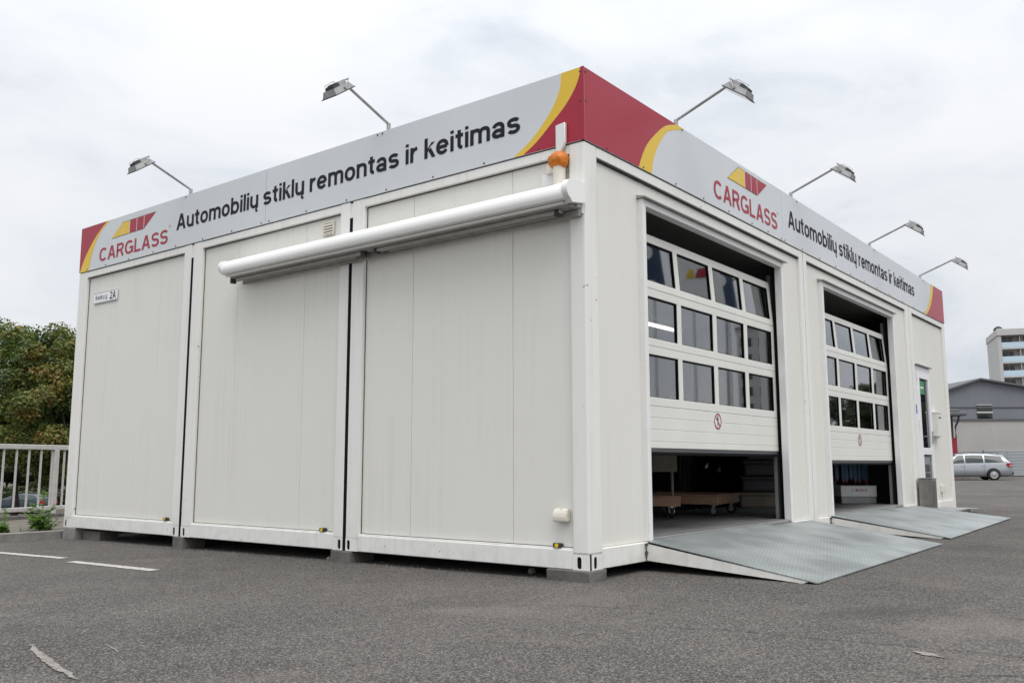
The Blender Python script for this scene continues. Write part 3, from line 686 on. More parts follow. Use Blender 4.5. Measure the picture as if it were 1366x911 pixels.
sectional_door(D2, -.085, 'sectional bay door next to the glazed entrance, half raised above the wiper display')

# --- entrance door
ent = empty('entrance_door'); ent.parent = BLD
bb = B(); bb.box((-.07, 8.812, .14), (-.012, 8.86, 2.15), .004); bb.box((-.07, 9.635, .14), (-.012, 9.678, 2.15), .004); bb.box((-.07, 8.86, 2.085), (-.0125, 9.635, 2.15), .004); bb.obj('door_frame', 'white_plastic', ent)
bb = B(); y0, y1, z0, z1 = 8.866, 9.629, .16, 2.08
bb.box((-.065, y0, z0), (-.004, y0 + .15, z1), .005); bb.box((-.065, y1 - .11, z0), (-.004, y1, z1), .005)
for a, c in ((z0, z0 + .13), (.84, .94), (z1 - .11, z1)): bb.box((-.0645, y0 + .15, a), (-.0045, y1 - .11, c), .004)
bb.obj('door_leaf', 'white_plastic', ent)
for a, c in ((.29, .84), (.94, 1.97)): B().box((-.04, 9.018, a + .002), (-.03, 9.517, c - .002)).obj('window_pane', 'dark_glass', ent)
bb = B()
for z in (.43, .57, .70): bb.box((-.0295, 9.02, z), (-.024, 9.515, z + .012))
bb.obj('glazing_bar', 'alu', ent)
B().box((-.029, 9.08, 1.74), (-.027, 9.36, 1.94)).obj('notice_sticker', 'green', ent)
B().box((-.0265, 9.12, 1.825), (-.0255, 9.32, 1.85)).obj('notice_stripe', 'white', ent)
bb = B(); bb.box((-.004, 9.555, 1.0), (.012, 9.59, 1.2), .004); bb.cyl((.012, 9.572, 1.12), (.06, 9.572, 1.12), .009); bb.cyl((.055, 9.575, 1.12), (.055, 9.46, 1.12), .009); bb.obj('door_handle', 'alu', ent)
for z in (.4, 1.25, 1.95): B().cyl((-.002, 8.862, z), (-.002, 8.862, z + .1), .011).obj('door_hinge', 'white_plastic', ent)
bpart('door_hood', B().box((-.03, 8.79, 2.155), (.03, 9.70, 2.168), .002), 'galv')
bpart('wall_socket', B().box((-.03, 9.98, .26), (.02, 10.08, .38), .012, 2), 'cream')
bpart('blue_label', B().box((-.0, 8.70, 1.43), (.0015, 8.76, 1.56)), 'bluepaint')

# --- fascia boards with film graphics
FZ0, FZ1 = 3.004, 3.5525
Lb = [(-7.28, -3.6655), (-3.6595, -.004)]; Rb = [(.004, 3.747), (3.753, 7.647), (7.653, 10.83)]
LB = [bpart('fascia_board', B().box((a, -.006, FZ0), (c, .02, FZ1), .0015), 'fascia') for a, c in Lb]
RB = [bpart('fascia_board', B().box((-.02, a, FZ0), (.006, c, FZ1), .0015), 'fascia') for a, c in Rb]
bpart('corner_angle', B().box((-.02, -.008, FZ0), (.008, .003, FZ1 + .002), .001), 'red')
bpart('fascia_back', B().box((-7.25, .03, FZ0), (-.03, .05, FZ1 - .01)), 'galv'); bpart('fascia_back', B().box((-.05, .06, FZ0), (-.03, 10.8, FZ1 - .01)), 'galv')
bpart('roof_flashing', B().box((-7.27, .004, 2.997), (-.004, .10, 3.0042)), 'trim_dark'); bpart('roof_flashing', B().box((-.10, .1005, 2.997), (-.004, 10.82, 3.0042)), 'trim_dark')
fl = lambda u, z, o: FL(u, z, .006 + o); fr = lambda u, z, o: FR(u, z, .006 + o)
def lpar(u): return LB[0] if u < -3.662 else LB[1]
def rpar(u): return RB[0] if u < 3.75 else (RB[1] if u < 7.65 else RB[2])
def film(name, pts, frame, m, parent, off):
    B().poly([frame(u, z, off) for u, z in pts]).obj(name, m, parent)
def spl(pts, n=5):
    """Catmull-Rom through measured points"""
    P = [np.array(p) for p in pts]; P = [2 * P[0] - P[1]] + P + [2 * P[-1] - P[-2]]; o = []
    for i in range(1, len(P) - 2):
        for k in range(n):
            t = k / n; a, b, c, d = P[i - 1:i + 3]
            o.append(tuple(.5 * (2 * b + (c - a) * t + (2 * a - 5 * b + 4 * c - d) * t * t + (3 * b - a - 3 * c + d) * t ** 3)))
    o.append(tuple(P[-2])); return o
Z0, Z1 = FZ0 + .001, FZ1 - .001
# far-left end of the long wall
yw = spl([(-6.612, Z1), (-6.805, 3.45), (-6.924, 3.323), (-7.001, 3.18), (-7.052, Z0)]); ry = spl([(-6.683, Z1), (-6.882, 3.432), (-7.031, 3.312), (-7.165, 3.169), (-7.27, Z0)])
film('yellow_stripe', yw + ry[::-1], fl, 'yellow', LB[0], .001); film('red_field', ry + [(-7.2795, Z0), (-7.2795, Z1)], fl, 'red', LB[0], .001)
# near-corner end of the long wall
yw = spl([(-.187, Z1), (-.199, 3.441), (-.256, 3.321), (-.36, 3.198), (-.483, 3.09), (-.632, Z0)]); ry = spl([(-.0065, Z1), (-.06, 3.417), (-.154, 3.295), (-.289, 3.18), (-.418, 3.075), (-.54, Z0)])
film('yellow_stripe', yw + ry[::-1], fl, 'yellow', LB[1], .001); film('red_field', ry + [(-.0062, Z0), (-.0062, Z1)], fl, 'red', LB[1], .001)
# near-corner end of the door wall
yw = spl([(1.56, Z1), (1.30, 3.46), (1.202, 3.393), (1.092, 3.271), (1.014, 3.145), (.972, Z0)]); ry = spl([(1.42, Z1), (1.20, 3.465), (.95, 3.271), (.835, 3.131), (.767, Z0)])
film('yellow_stripe', yw + ry[::-1], fr, 'yellow', RB[0], .001); film('red_field', ry + [(.0062, Z0), (.0062, Z1)], fr, 'red', RB[0], .001)
# far end of the door wall
yw = spl([(10.05, Z1), (9.99, 3.40), (9.88, 3.25), (9.74, 3.12), (9.545, Z0)]); ry = spl([(10.22, Z1), (10.14, 3.40), (10.02, 3.25), (9.87, 3.12), (9.66, Z0)])
film('yellow_stripe', yw + ry[::-1], fr, 'yellow', RB[2], .001); film('red_field', ry + [(10.8295, Z0), (10.8295, Z1)], fr, 'red', RB[2], .001)
# roof-shaped emblem of five panes
def emblem(frame, par, bl, tl, tr, br, cuts):
    slope = lambda u: None
    top = lambda u: tl[1] + (tr[1] - tl[1]) * (u - tl[0]) / (tr[0] - tl[0]); bot = lambda u: bl[1] + (br[1] - bl[1]) * (u - bl[0]) / (br[0] - bl[0])
    g = .006
    ed = .007
    film('emblem_outline', [(bl[0] - ed * 2, bl[1] - ed), (tl[0] - ed * .5, tl[1] + ed), (tr[0] + ed * 2, tr[1] + ed), (br[0] + ed * .5, br[1] - ed)], frame, 'logo_edge', par, .001)
    film('emblem_ground', [bl, tl, tr, br], frame, 'fascia', par, .0018)
    c = cuts
    film('emblem_pane', [bl, (c[0] - g, top(c[0]) - .004), (c[0] - g, bot(c[0]))], frame, 'yellow', par, .0026)
    for a, b_, m_ in ((c[0], c[1], 'yellow'), (c[1], c[2], 'red'), (c[2], c[3], 'red')):
        film('emblem_pane', [(a + g, bot(a)), (a + g, top(a)), (b_ - g, top(b_)), (b_ - g, bot(b_))], frame, m_, par, .0026)
    film('emblem_pane', [(c[3] + g, bot(c[3])), (c[3] + g, top(c[3])), tr], frame, 'red', par, .0026)
emblem(fl, LB[0], (-6.547, 3.32), (-6.32, 3.47), (-5.634, 3.474), (-5.867, 3.327), (-6.325, -6.165, -6.014, -5.863))
emblem(fr, RB[0], (2.424, 3.347), (2.675, 3.509), (3.351, 3.500), (3.105, 3.342), (2.672, 2.815, 2.965, 3.11))
place_text('lettering', ['CARGLASS'], fl, -6.815, -5.362, 3.079, .158, M['red'], lpar, .168, .0025, .11)
place_text('lettering', ['CARGLASS'], fr, 2.115, 3.60, 3.087, .172, M['red'], rpar, .165, .0025, .11)
WORDS = ['Automobilių', 'stiklų', 'remontas', 'ir', 'keitimas']
place_text('lettering', WORDS, fl, -5.20, -.568, 3.192, .173, M['ink'], lpar, .172, .0025, .09)
place_text('lettering', WORDS, fr, 3.915, 8.987, 3.190, .190, M['ink'], rpar, .165, .0025, .09)
for fr_, par, u, z in ((fl, LB[0], -5.333, 3.262), (fr, RB[0], 3.63, 3.275)):
    bb = B(); n = 14
    o_ = [bb.bm.verts.new(fr_(u + .014 * math.cos(6.2832 * k / n), z + .014 * math.sin(6.2832 * k / n), .002)) for k in range(n)]
    i_ = [bb.bm.verts.new(fr_(u + .010 * math.cos(6.2832 * k / n), z + .010 * math.sin(6.2832 * k / n), .002)) for k in range(n)]
    for k in range(n): bb.bm.faces.new((o_[k], o_[(k + 1) % n], i_[(k + 1) % n], i_[k]))
    bb.obj('registered_mark', 'red', par)
scr = B().lathe([(.0, .006), (.006, .006), (.008, .003), (.008, 0)], n=8).mesh('screw')
def screw(frame, u, z, par):
    o = link('screw', scr, M['lamp_dark'], par); o.location = frame(u, z, .0)
    o.rotation_euler = (R(90), 0, 0) if frame is fl else (0, R(90), 0)
for u in (-7.09, -6.66, -6.15, -5.64, -5.2, -4.7, -4.2, -3.72, -3.60, -3.05, -2.5, -2.0, -1.46, -.92, -.40): screw(fl, u, 3.022, lpar(u))
for u in (.30, .84, 1.38, 1.9, 2.42, 2.95, 3.35, 3.70, 3.80, 4.3, 4.85, 5.4, 5.95, 6.5, 7.05, 7.6, 7.7, 8.3, 8.9, 9.5, 10.1, 10.6): screw(fr, u, 3.022, rpar(u))
for z in (3.30, 3.52): screw(fl, -.022, z, LB[1]); screw(fr, .022, z, RB[0])
for u in (-5.05, -2.12, -2.06): screw(fl, u, 3.532, lpar(u))
for u in (1.52, 4.2, 7.02, 9.6): screw(fr, u, 3.532, rpar(u))

# --- shell, roof and room behind the doors
bpart('roof', B().box((-7.2, .10, 2.93), (-.13, 10.76, 2.995)), 'white')
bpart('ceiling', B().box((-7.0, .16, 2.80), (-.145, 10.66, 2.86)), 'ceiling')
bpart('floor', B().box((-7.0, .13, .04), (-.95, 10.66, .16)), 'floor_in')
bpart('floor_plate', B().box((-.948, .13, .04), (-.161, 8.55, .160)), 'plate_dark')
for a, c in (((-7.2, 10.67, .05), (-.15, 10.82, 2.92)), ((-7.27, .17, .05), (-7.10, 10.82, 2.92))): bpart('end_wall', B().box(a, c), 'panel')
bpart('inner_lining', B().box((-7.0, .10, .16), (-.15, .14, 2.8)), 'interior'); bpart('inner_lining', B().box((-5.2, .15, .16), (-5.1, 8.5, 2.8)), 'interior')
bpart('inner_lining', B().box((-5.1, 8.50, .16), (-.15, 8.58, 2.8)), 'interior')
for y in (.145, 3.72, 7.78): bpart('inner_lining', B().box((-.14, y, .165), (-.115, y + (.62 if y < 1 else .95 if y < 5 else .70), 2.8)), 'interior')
bpart('light_block_strip', B().box((-7.0, .9, -.3), (-.9, 1.2, -.002)), 'concrete_old'); bpart('light_block_strip', B().box((-1.2, 1.201, -.3), (-.9, 10.6, -.002)), 'concrete_old')  # added dark strips that stop daylight showing through under the floor
tb = empty('ceiling_lamp', (-3.03, 6.56, 2.8)); tag(tb, 'lit fluorescent batten under the workshop ceiling behind the glazed bay door', 'lamp')
B().box((-.05, -.75, -.04), (.05, .75, .0), .005).obj('batten', 'white', tb); B().cyl((0, -.72, -.062), (0, .72, -.062), .02).obj('lit_tube', 'tube', tb)

# --- small fittings on the long wall
vg = B(); x0, x1, z0, z1 = -2.838, -2.694, 2.752, 2.880
vg.box((x0, .016, z0), (x0 + .012, .032, z1), .002); vg.box((x1 - .012, .016, z0), (x1, .032, z1), .002); vg.box((x0 + .012, .017, z1 - .012), (x1 - .012, .032, z1), .002); vg.box((x0 + .012, .017, z0), (x1 - .012, .032, z0 + .012), .002)
grille = bpart('vent_grille', vg, 'cream')
for k in range(4):
    z = z0 + .017 + k * .0255
    B().prism([(x0 + .012, .012, z), (x0 + .012, .030, z + .022), (x0 + .012, .030, z + .018), (x0 + .012, .012, z - .004)], (x1 - x0 - .024, 0, 0)).obj('louvre', 'cream', grille)
hb = B(); prof = [(0, 0), (-.05, 0), (-.056, .02), (-.054, .05), (-.044, .074), (-.026, .088), (0, .092)]
hb.prism([(-.288, .032 + y, .316 + z) for y, z in prof], (.116, 0, 0)); bmesh.ops.bevel(hb.bm, geom=hb.bm.edges[:], offset=.006, segments=2, affect='EDGES')
bpart('vent_hood', hb, 'cream'); bpart('hood_screw', B().box((-.236, .0, .39), (-.224, .01, .402)), 'lamp_dark')
for x, z in ((-.267, .153), (-2.725, .155), (-5.166, .160)):
    c_ = bpart('cable_coupler', B().box((x - .036, .0, z - .014), (x + .036, .034, z + .018), .007, 2), 'black_iron')
    B().cyl((x, .004, z + .002), (x, -.006, z + .002), .015).obj('yellow_plug', 'yellow', c_)
bpart('conduit_box', B().box((-.338, .004, 2.814), (-.262, .032, 2.884), .004), 'cream')
bpart('patch_plate', B().box((-.392, .026, 2.735), (-.268, .0322, 2.826), .001), 'white')

def shift(root, loc):
    loc = Vector(loc); root.location = loc
    for c in root.children: c.location = Vector(c.location) - loc
# ------------------------------------------------------------------ house-number plate
sg = empty('address_sign'); tag(sg, 'white enamel street address plate with black lettering on the wall panel', 'sign')
B().box((-6.952, .024, 2.586), (-6.414, .0318, 2.721), .004).obj('plate', 'white_plastic', sg)
bb = B(); 
for a, c in (((-6.945, 2.593), (-6.421, 2.597)), ((-6.945, 2.710), (-6.421, 2.714))): bb.box((a[0], .0228, a[1]), (c[0], .0236, c[1]))
bb.obj('border', 'ink', sg)
sgf = lambda u, z, o: Vector((u, .0238 - o, z))
place_text('street_name', ['Kedrų', 'g.'], sgf, -6.90, -6.63, 2.632, .052, M['ink'], lambda u: sg, .12, .001)
place_text('house_number', ['2A'], sgf, -6.575, -6.445, 2.612, .085, M['ink'], lambda u: sg, .16, .001)
shift(sg, (-6.683, .032, 2.586))

# ------------------------------------------------------------------ awning cassette
aw = empty('rolled_awning'); tag(aw, 'long white rolled-up awning cassette fixed across two wall bays', 'awning')
XA, XB = -4.035, -.005
def arc(cy, cz, r, a0, a1, n): return [(cy + r * math.cos(R(a0 + (a1 - a0) * k / n)), cz + r * math.sin(R(a0 + (a1 - a0) * k / n))) for k in range(n + 1)]
prof = [(-.03, 2.660), (-.10, 2.664), (-.155, 2.660), (-.190, 2.648), (-.216, 2.628), (-.232, 2.602), (-.240, 2.572), (-.239, 2.545), (-.228, 2.524), (-.205, 2.516), (-.150, 2.526), (-.03, 2.575)]
o = autosmooth(B().prism([(XA + .02, y, z) for y, z in prof], (XB - XA - .04, 0, 0)).obj('cassette_cover', 'awn', aw), 35)
cap = [(-.012, 2.672)] + arc(-.180, 2.592, .072, 72, 250, 12) + [(-.180, 2.500), (-.06, 2.52), (-.012, 2.53)]
B().prism([(XB - .022, y, z) for y, z in cap], (.045, 0, 0)).obj('end_cap', 'awn', aw)
capl = arc(-.180, 2.592, .066, 60, 270, 12) + [(-.12, 2.515), (-.06, 2.60)]
B().prism([(XA - .012, y, z) for y, z in capl], (.035, 0, 0)).obj('end_cap', 'awn', aw)
B().box((XA + .05, -.150, 2.490), (XB - .03, -.0015, 2.522), .004).obj('back_bar', 'awn_bar', aw)
B().box((XA + .03, -.190, 2.498), (XB - .03, -.152, 2.517), .004).obj('front_rail', 'awn', aw)
B().box((XA + .10, -.040, 2.440), (XB - .02, -.0015, 2.489), .004).obj('mounting_bar', 'awn_bar', aw)
bb = B(); bb.box((XA + .10, -.122, 2.460), (-2.15, -.086, 2.489), .005); bb.box((XA + .16, -.080, 2.456), (-2.3, -.044, 2.489), .005); bb.obj('folding_arm', 'awn_bar', aw)
bb = B(); bb.box((-2.02, -.122, 2.460), (XB - .12, -.086, 2.489), .005); bb.box((-1.9, -.080, 2.456), (XB - .2, -.044, 2.489), .005); bb.obj('folding_arm', 'awn_bar', aw)
for x in (-4.0, -2.16, -2.0, -.16): B().cyl((x, -.10, 2.450), (x, -.10, 2.497), .03, .03, 12).obj('arm_joint', 'black_iron', aw)
B().box((-.115, -.055, 2.50), (-.018, .0, 2.63), .006).obj('wall_bracket', 'white', aw)
B().prism([(-.10, -.001, 2.462), (-.008, -.001, 2.462), (-.008, -.001, 2.58), (-.10, -.001, 2.58)], (0, -.02, 0)).obj('bracket_plate', 'white', aw)
for x in (-4.03, -2.44): B().box((x - .05, -.03, 2.49), (x + .05, -.001, 2.60), .004).obj('wall_bracket', 'white', aw)
B().tube([(-.05, -.20, 2.53), (-.05, -.18, 2.50), (-.05, -.185, 2.475)], .008).obj('crank_eye', 'awn_bar', aw)
shift(aw, (-2.05, -.06, 2.48))

# ------------------------------------------------------------------ down-pipe stub tied up in an orange bag
dp = empty('cable_duct'); tag(dp, 'short white duct rising over the red sign corner above the awning end', 'duct')
bb = B(); bb.prism([(-.222, -.009, 2.92), (-.188, -.009, 2.92), (-.140, -.009, 3.01), (-.140, -.009, 3.158), (-.222, -.009, 3.150)], (0, -.028, 0)); bmesh.ops.bevel(bb.bm, geom=bb.bm.edges[:], offset=.004, segments=1, affect='EDGES'); bb.obj('duct_sleeve', 'white', dp)
B().cyl((-.195, -.03, 2.67), (-.195, -.03, 2.90), .046, .046, 20).obj('duct_pipe', 'cream', dp); autosmooth(dp.children[-1], 40)
shift(dp, (-.19, -.03, 2.67))
bm = bmesh.new(); bmesh.ops.create_icosphere(bm, subdivisions=4, radius=1)
from mathutils import noise as mnoise
for v in bm.verts:
    d = v.co.copy(); w = mnoise.noise(d * 1.7) * .07 + abs(mnoise.noise(d * 4.2 + Vector((4, 1, 2)))) * .13 + abs(mnoise.noise(Vector((d.x * 11, d.y * 11, d.z * 3)))) * .06
    v.co = Vector((d.x * .077 * (1 + w), d.y * .062 * (1 + w), d.z * .062 * (1 + w)))
    if d.x > .55 and d.z < -.1: v.co.z -= .012
me = bpy.data.meshes.new('orange_bag'); bm.to_mesh(me); bm.free()
og = link('orange_bag', me, M['orange'], None, True); og.location = (-.198, -.035, 2.882)
tag(og, 'crumpled orange plastic bag tied round the pipe below the red sign corner', 'bag')

# ------------------------------------------------------------------ sign floodlights
def floodlight():
    root = empty('sign_floodlight')
    # local: +x outwards from the wall, y along the wall, z up from the fascia top
    B().box((-.018, -.012, -.05), (.012, .012, .085), .002).obj('foot', 'galv', root)
    B().cyl((0, 0, .078), (.50, 0, .268), .0125, .0125, 10).obj('arm', 'galv', root); autosmooth(root.children[-1])
    a = Vector((.47, 0, .240)); d = Vector((.238, 0, -.176)).normalized(); n = Vector((-d.z, 0, d.x)) * -1   # d: along lens towards outside
    n = Vector((.176, 0, .238)).normalized()                                                           # n: back of the lamp
    P = lambda s, w, h: a + d * (s * .86) + Vector((0, w * .86, 0)) + n * (h * .95)
    def frus(bb, s0, s1, w, h0, t0, t1, w2, h1):
        lo = [P(s0, -w, h0), P(s1, -w, h0), P(s1, w, h0), P(s0, w, h0)]; hi = [P(t0, -w2, h1), P(t1, -w2, h1), P(t1, w2, h1), P(t0, w2, h1)]
        l = [bb.bm.verts.new(p) for p in lo]; h = [bb.bm.verts.new(p) for p in hi]
        bb.bm.faces.new(l[::-1]); bb.bm.faces.new(h)
        for k in range(4): bb.bm.faces.new((l[k], l[(k + 1) % 4], h[(k + 1) % 4], h[k]))
        return bb
    frus(B(), .0, .275, .095, .0, .03, .25, .075, .050).obj('reflector_housing', 'lamp_grey', root)
    frus(B(), -.006, .292, .10, -.008, -.006, .292, .10, -.0005).obj('lens_frame', 'lamp_dark', root)
    frus(B(), .01, .275, .09, -.0095, .01, .275, .09, -.0082).obj('lens', 'lens', root)
    frus(B(), .05, .150, .066, .0505, .06, .145, .06, .085).obj('gear_box', 'lamp_grey', root)
    bb = B()
    for k in range(4): frus(bb, .160 + k * .019, .172 + k * .019, .064, .0505, .160 + k * .019, .170 + k * .019, .058, .085 - k * .004)
    bb.obj('cooling_fin', 'lamp_dark', root)
    bb = B()
    for s in (-1, 1): bb.cyl(P(.12, s * .095, .02), P(.03, s * .095, .075), .005, .005, 6); bb.cyl(P(.12, s * .08, .02), P(.12, s * .102, .02), .012, .012, 8)
    bb.cyl(P(.03, -.095, .075), P(.03, .095, .075), .006, .006, 6); bb.obj('yoke', 'galv', root)
    bb = B(); bb.tube([P(.08, -.05, .08), P(.085, -.05, .10), P(.22, -.05, .094), P(.232, -.05, .062)], .0035, 6); bb.obj('guard_wire', 'galv', root)
    return root
GL = 'floodlights on arms along the sign band'
fl0 = floodlight()
spots = [('L', -2.03, 'arm-mounted floodlight above the word remontas on the long wall without doors'),
         ('L', -5.03, 'arm-mounted floodlight above the house number end of the long wall'),
         ('R', 1.50, 'arm-mounted floodlight beside the red corner field above the first bay door'),
         ('R', 4.15, 'arm-mounted floodlight between logo and lettering above the door wall'),
         ('R', 6.98, 'arm-mounted floodlight above the word remontas on the door wall'),
         ('R', 9.60, 'arm-mounted floodlight above the glazed entrance at the sign band end')]
for i, (f_, u, lab) in enumerate(spots):
    o = fl0 if i == 0 else copy_tree(fl0)
    if f_ == 'L': o.location = (u, .034, 3.545); o.rotation_euler = (0, 0, R(-90))
    else: o.location = (-.034, u, 3.545); o.rotation_euler = (0, 0, 0)
    tag(o, lab, 'floodlight', GL)

# ------------------------------------------------------------------ access ramps
def ramp(y0, y1, ys, ztip0, ztip1, xt, label):
    root = empty('access_ramp'); tag(root, label, 'ramp', 'tread plate ramps at the bay doors')
    zt = .150
    cuts = [y0] + ys + [y1]
    for a, c in zip(cuts[:-1], cuts[1:]):
        a += .009; c -= .009
        za = ztip0 + (ztip1 - ztip0) * (a - y0) / (y1 - y0); zc = ztip0 + (ztip1 - ztip0) * (c - y0) / (y1 - y0)
        zt = .150 if a < y0 + .1 else .136
        bb = B(); v = [bb.bm.verts.new(p) for p in ((.014, a, zt), (xt, a, za), (xt, c, zc), (.014, c, zt), (.014, a, zt - .007), (xt, a, za - .007), (xt, c, zc - .007), (.014, c, zt - .007))]
        for f in ((0, 1, 2, 3), (7, 6, 5, 4), (0, 4, 5, 1), (1, 5, 6, 2), (2, 6, 7, 3), (3, 7, 4, 0)): bb.bm.faces.new([v[i] for i in f])
        bb.obj('tread_plate', 'plate', root)
    for y, zz in ((y0 + .012, ztip0), (y1 - .018, ztip1)):
        bb = B(); bb.prism([(.012, y, zt - .008), (xt - .06, y, zz + .003), (xt - .10, y, zz - .012), (.012, y, .008)], (0, .006, 0)); bb.obj('side_panel', 'frame', root)
    bb = B(); bb.cyl((.012, y0 + .004, .05), (.012, y0 + .004, .075), .010); bb.cyl((.012, y0 + .004, .115), (.012, y0 + .004, .13), .010); bb.obj('hinge', 'lamp_dark', root)
    shift(root, (xt / 2, (y0 + y1) / 2, 0))
ramp(.745, 4.15, [3.06], gz(1.26, .72) + .012, gz(1.26, 4.13) + .012, 1.265, 'galvanised tread plate ramp with a lengthwise seam below the first bay door')
ramp(4.79, 8.22, [7.1], gz(1.2, 4.8) + .014, gz(1.1, 8.2) + .016, 1.20, 'galvanised tread plate ramp below the bay door next to the entrance')

# ------------------------------------------------------------------ blocks the containers stand on
GB = 'concrete blocks under the containers'
def block(x0, x1, y0, y1, label, seed, top=-.001, m='concrete_old'):
    rnd = random.Random(seed); bb = B(); zb = gz((x0 + x1) / 2, (y0 + y1) / 2) - .02
    bb.box((x0, y0, zb), (x1, y1, top), .008)
    for v in bb.bm.verts: v.co += Vector((rnd.uniform(-.006, .006), rnd.uniform(-.006, .006), 0))
    o = bb.obj('concrete_block', m); tag(o, label, 'block', GB); shift_mesh(o, ((x0 + x1) / 2, (y0 + y1) / 2, zb)); return o
def shift_mesh(o, loc):
    loc = Vector(loc); o.data.transform(Matrix.Translation(-loc)); o.location = loc
block(-.34, .015, -.022, .19, 'flat concrete slab under the corner post by the first ramp', 1)
block(-2.575, -2.34, -.03, .25, 'dark concrete block under the container joint near the awning middle', 2)
block(-4.965, -4.80, -.02, .25, 'concrete block under the container joint below the vent side of the number plate bay', 3)
block(-7.24, -7.0, -.015, .25, 'pale concrete block under the container corner by the kerb', 4, m='concrete')
block(-6.93, -6.56, .06, .28, 'long low concrete block set back beside the kerb corner block', 5, top=-.03)

# ------------------------------------------------------------------ loose bits by the wall
rnd = random.Random(5)
def pebble(x, y, r, label):
    bm = bmesh.new(); bmesh.ops.create_icosphere(bm, subdivisions=2, radius=1)
    for v in bm.verts: v.co *= r * (1 + .3 * mnoise.noise(v.co * 1.7 + Vector((x * 9, y * 5, 0)))); v.co.z *= .85
    me = bpy.data.meshes.new('stone'); bm.to_mesh(me); bm.free(); o = link('stone', me, M['pebble']); o.location = (x, y, gz(x, y) + r * .6)
    tag(o, label, 'stone', 'loose stones along the wall foot'); return o
g = gpix(709, 765); pebble(g[0], g[1], .030, 'pinkish stone lying under the base beam near the corner block')
g = gpix(441, 746); pebble(g[0], g[1] - .02, .022, 'pale stone against the dark block under the container joint')
g = gpix(260, 727); pebble(g[0], g[1], .024, 'reddish stone in front of the block under the second container joint')
V = []; F = []
for i in range(420):            # grit gathered under the beams
    x = rnd.uniform(-7.2, -.1); y = rnd.gauss(.0, .07); r = rnd.uniform(.004, .013); z = gz(x, y); k = len(V)
    for dx, dy, dz in ((1, 0, 0), (-.5, .87, 0), (-.5, -.87, 0), (rnd.uniform(-.3, .3), rnd.uniform(-.3, .3), 1.1)): V.append((x + dx * r, y + dy * r, z + dz * r))
    F += [(k, k + 1, k + 3), (k + 1, k + 2, k + 3), (k + 2, k, k + 3)]
me = bpy.data.meshes.new('grit'); me.from_pydata(V, [], F); gr = kind(link('grit', me, M['concrete_old']), 'stuff'); tag(gr, 'grit and leaf litter gathered along the foot of the long wall', 'grit')

# ------------------------------------------------------------------ entrance: step, bin, letterbox
st = empty('door_step'); tag(st, 'low metal step with rounded end at the glazed entrance', 'step')
zs = gz(.3, 9.2)
B().box((.01, 8.82, zs - .02), (.42, 9.72, zs + .045), .008).obj('step_base', 'concrete', st)
bb = B(); bb.prism([(.006, 8.80, zs + .046), (.44, 8.80, zs + .046)] + [(.44 + .10 * math.sin(R(a)), 9.62 + .12 - .12 * math.cos(R(a)) - .0, zs + .046) for a in (0, 30, 60, 90)] + [(.54, 9.80, zs + .046), (.006, 9.80, zs + .046)], (0, 0, .018)); bb.obj('tread', 'galv', st)
shift(st, (.25, 9.3, zs))
bn = empty('litter_bin'); tag(bn, 'stained stainless steel litter bin standing by the entrance post', 'bin')
bz = gz(.2, 8.6)
bb = B(); bb.box((.03, 8.44, bz), (.215, 8.68, bz + .50), .012, 2); bb.obj('bin_body', 'stainless', bn)
bb = B(); bb.box((.024, 8.434, bz + .50), (.221, 8.686, bz + .515), .005); bb.box((.05, 8.46, bz + .516), (.195, 8.66, bz + .52)); bb.obj('bin_rim', 'stainless', bn)
B().box((.2155, 8.47, bz + .05), (.2185, 8.65, bz + .46), .001).obj('bin_door', 'stainless', bn)
shift(bn, (.12, 8.56, bz))
lb = empty('letter_box'); tag(lb, 'small pale letter box on the wall beside the glazed entrance', 'letter box')
B().box((-.03, 9.74, 1.12), (.055, 9.96, 1.50), .008, 2).obj('box_body', 'panel', lb); B().box((-.03, 9.73, 1.475), (.063, 9.97, 1.503), .006).obj('box_lid', 'panel', lb)
B().box((.0555, 9.78, 1.40), (.0575, 9.92, 1.42)).obj('mail_slot', 'trim_dark', lb); B().box((-.03, 9.80, 1.09), (.05, 9.90, 1.1195)).obj('paper', 'white', lb)
shift(lb, (0, 9.92, 1.12))

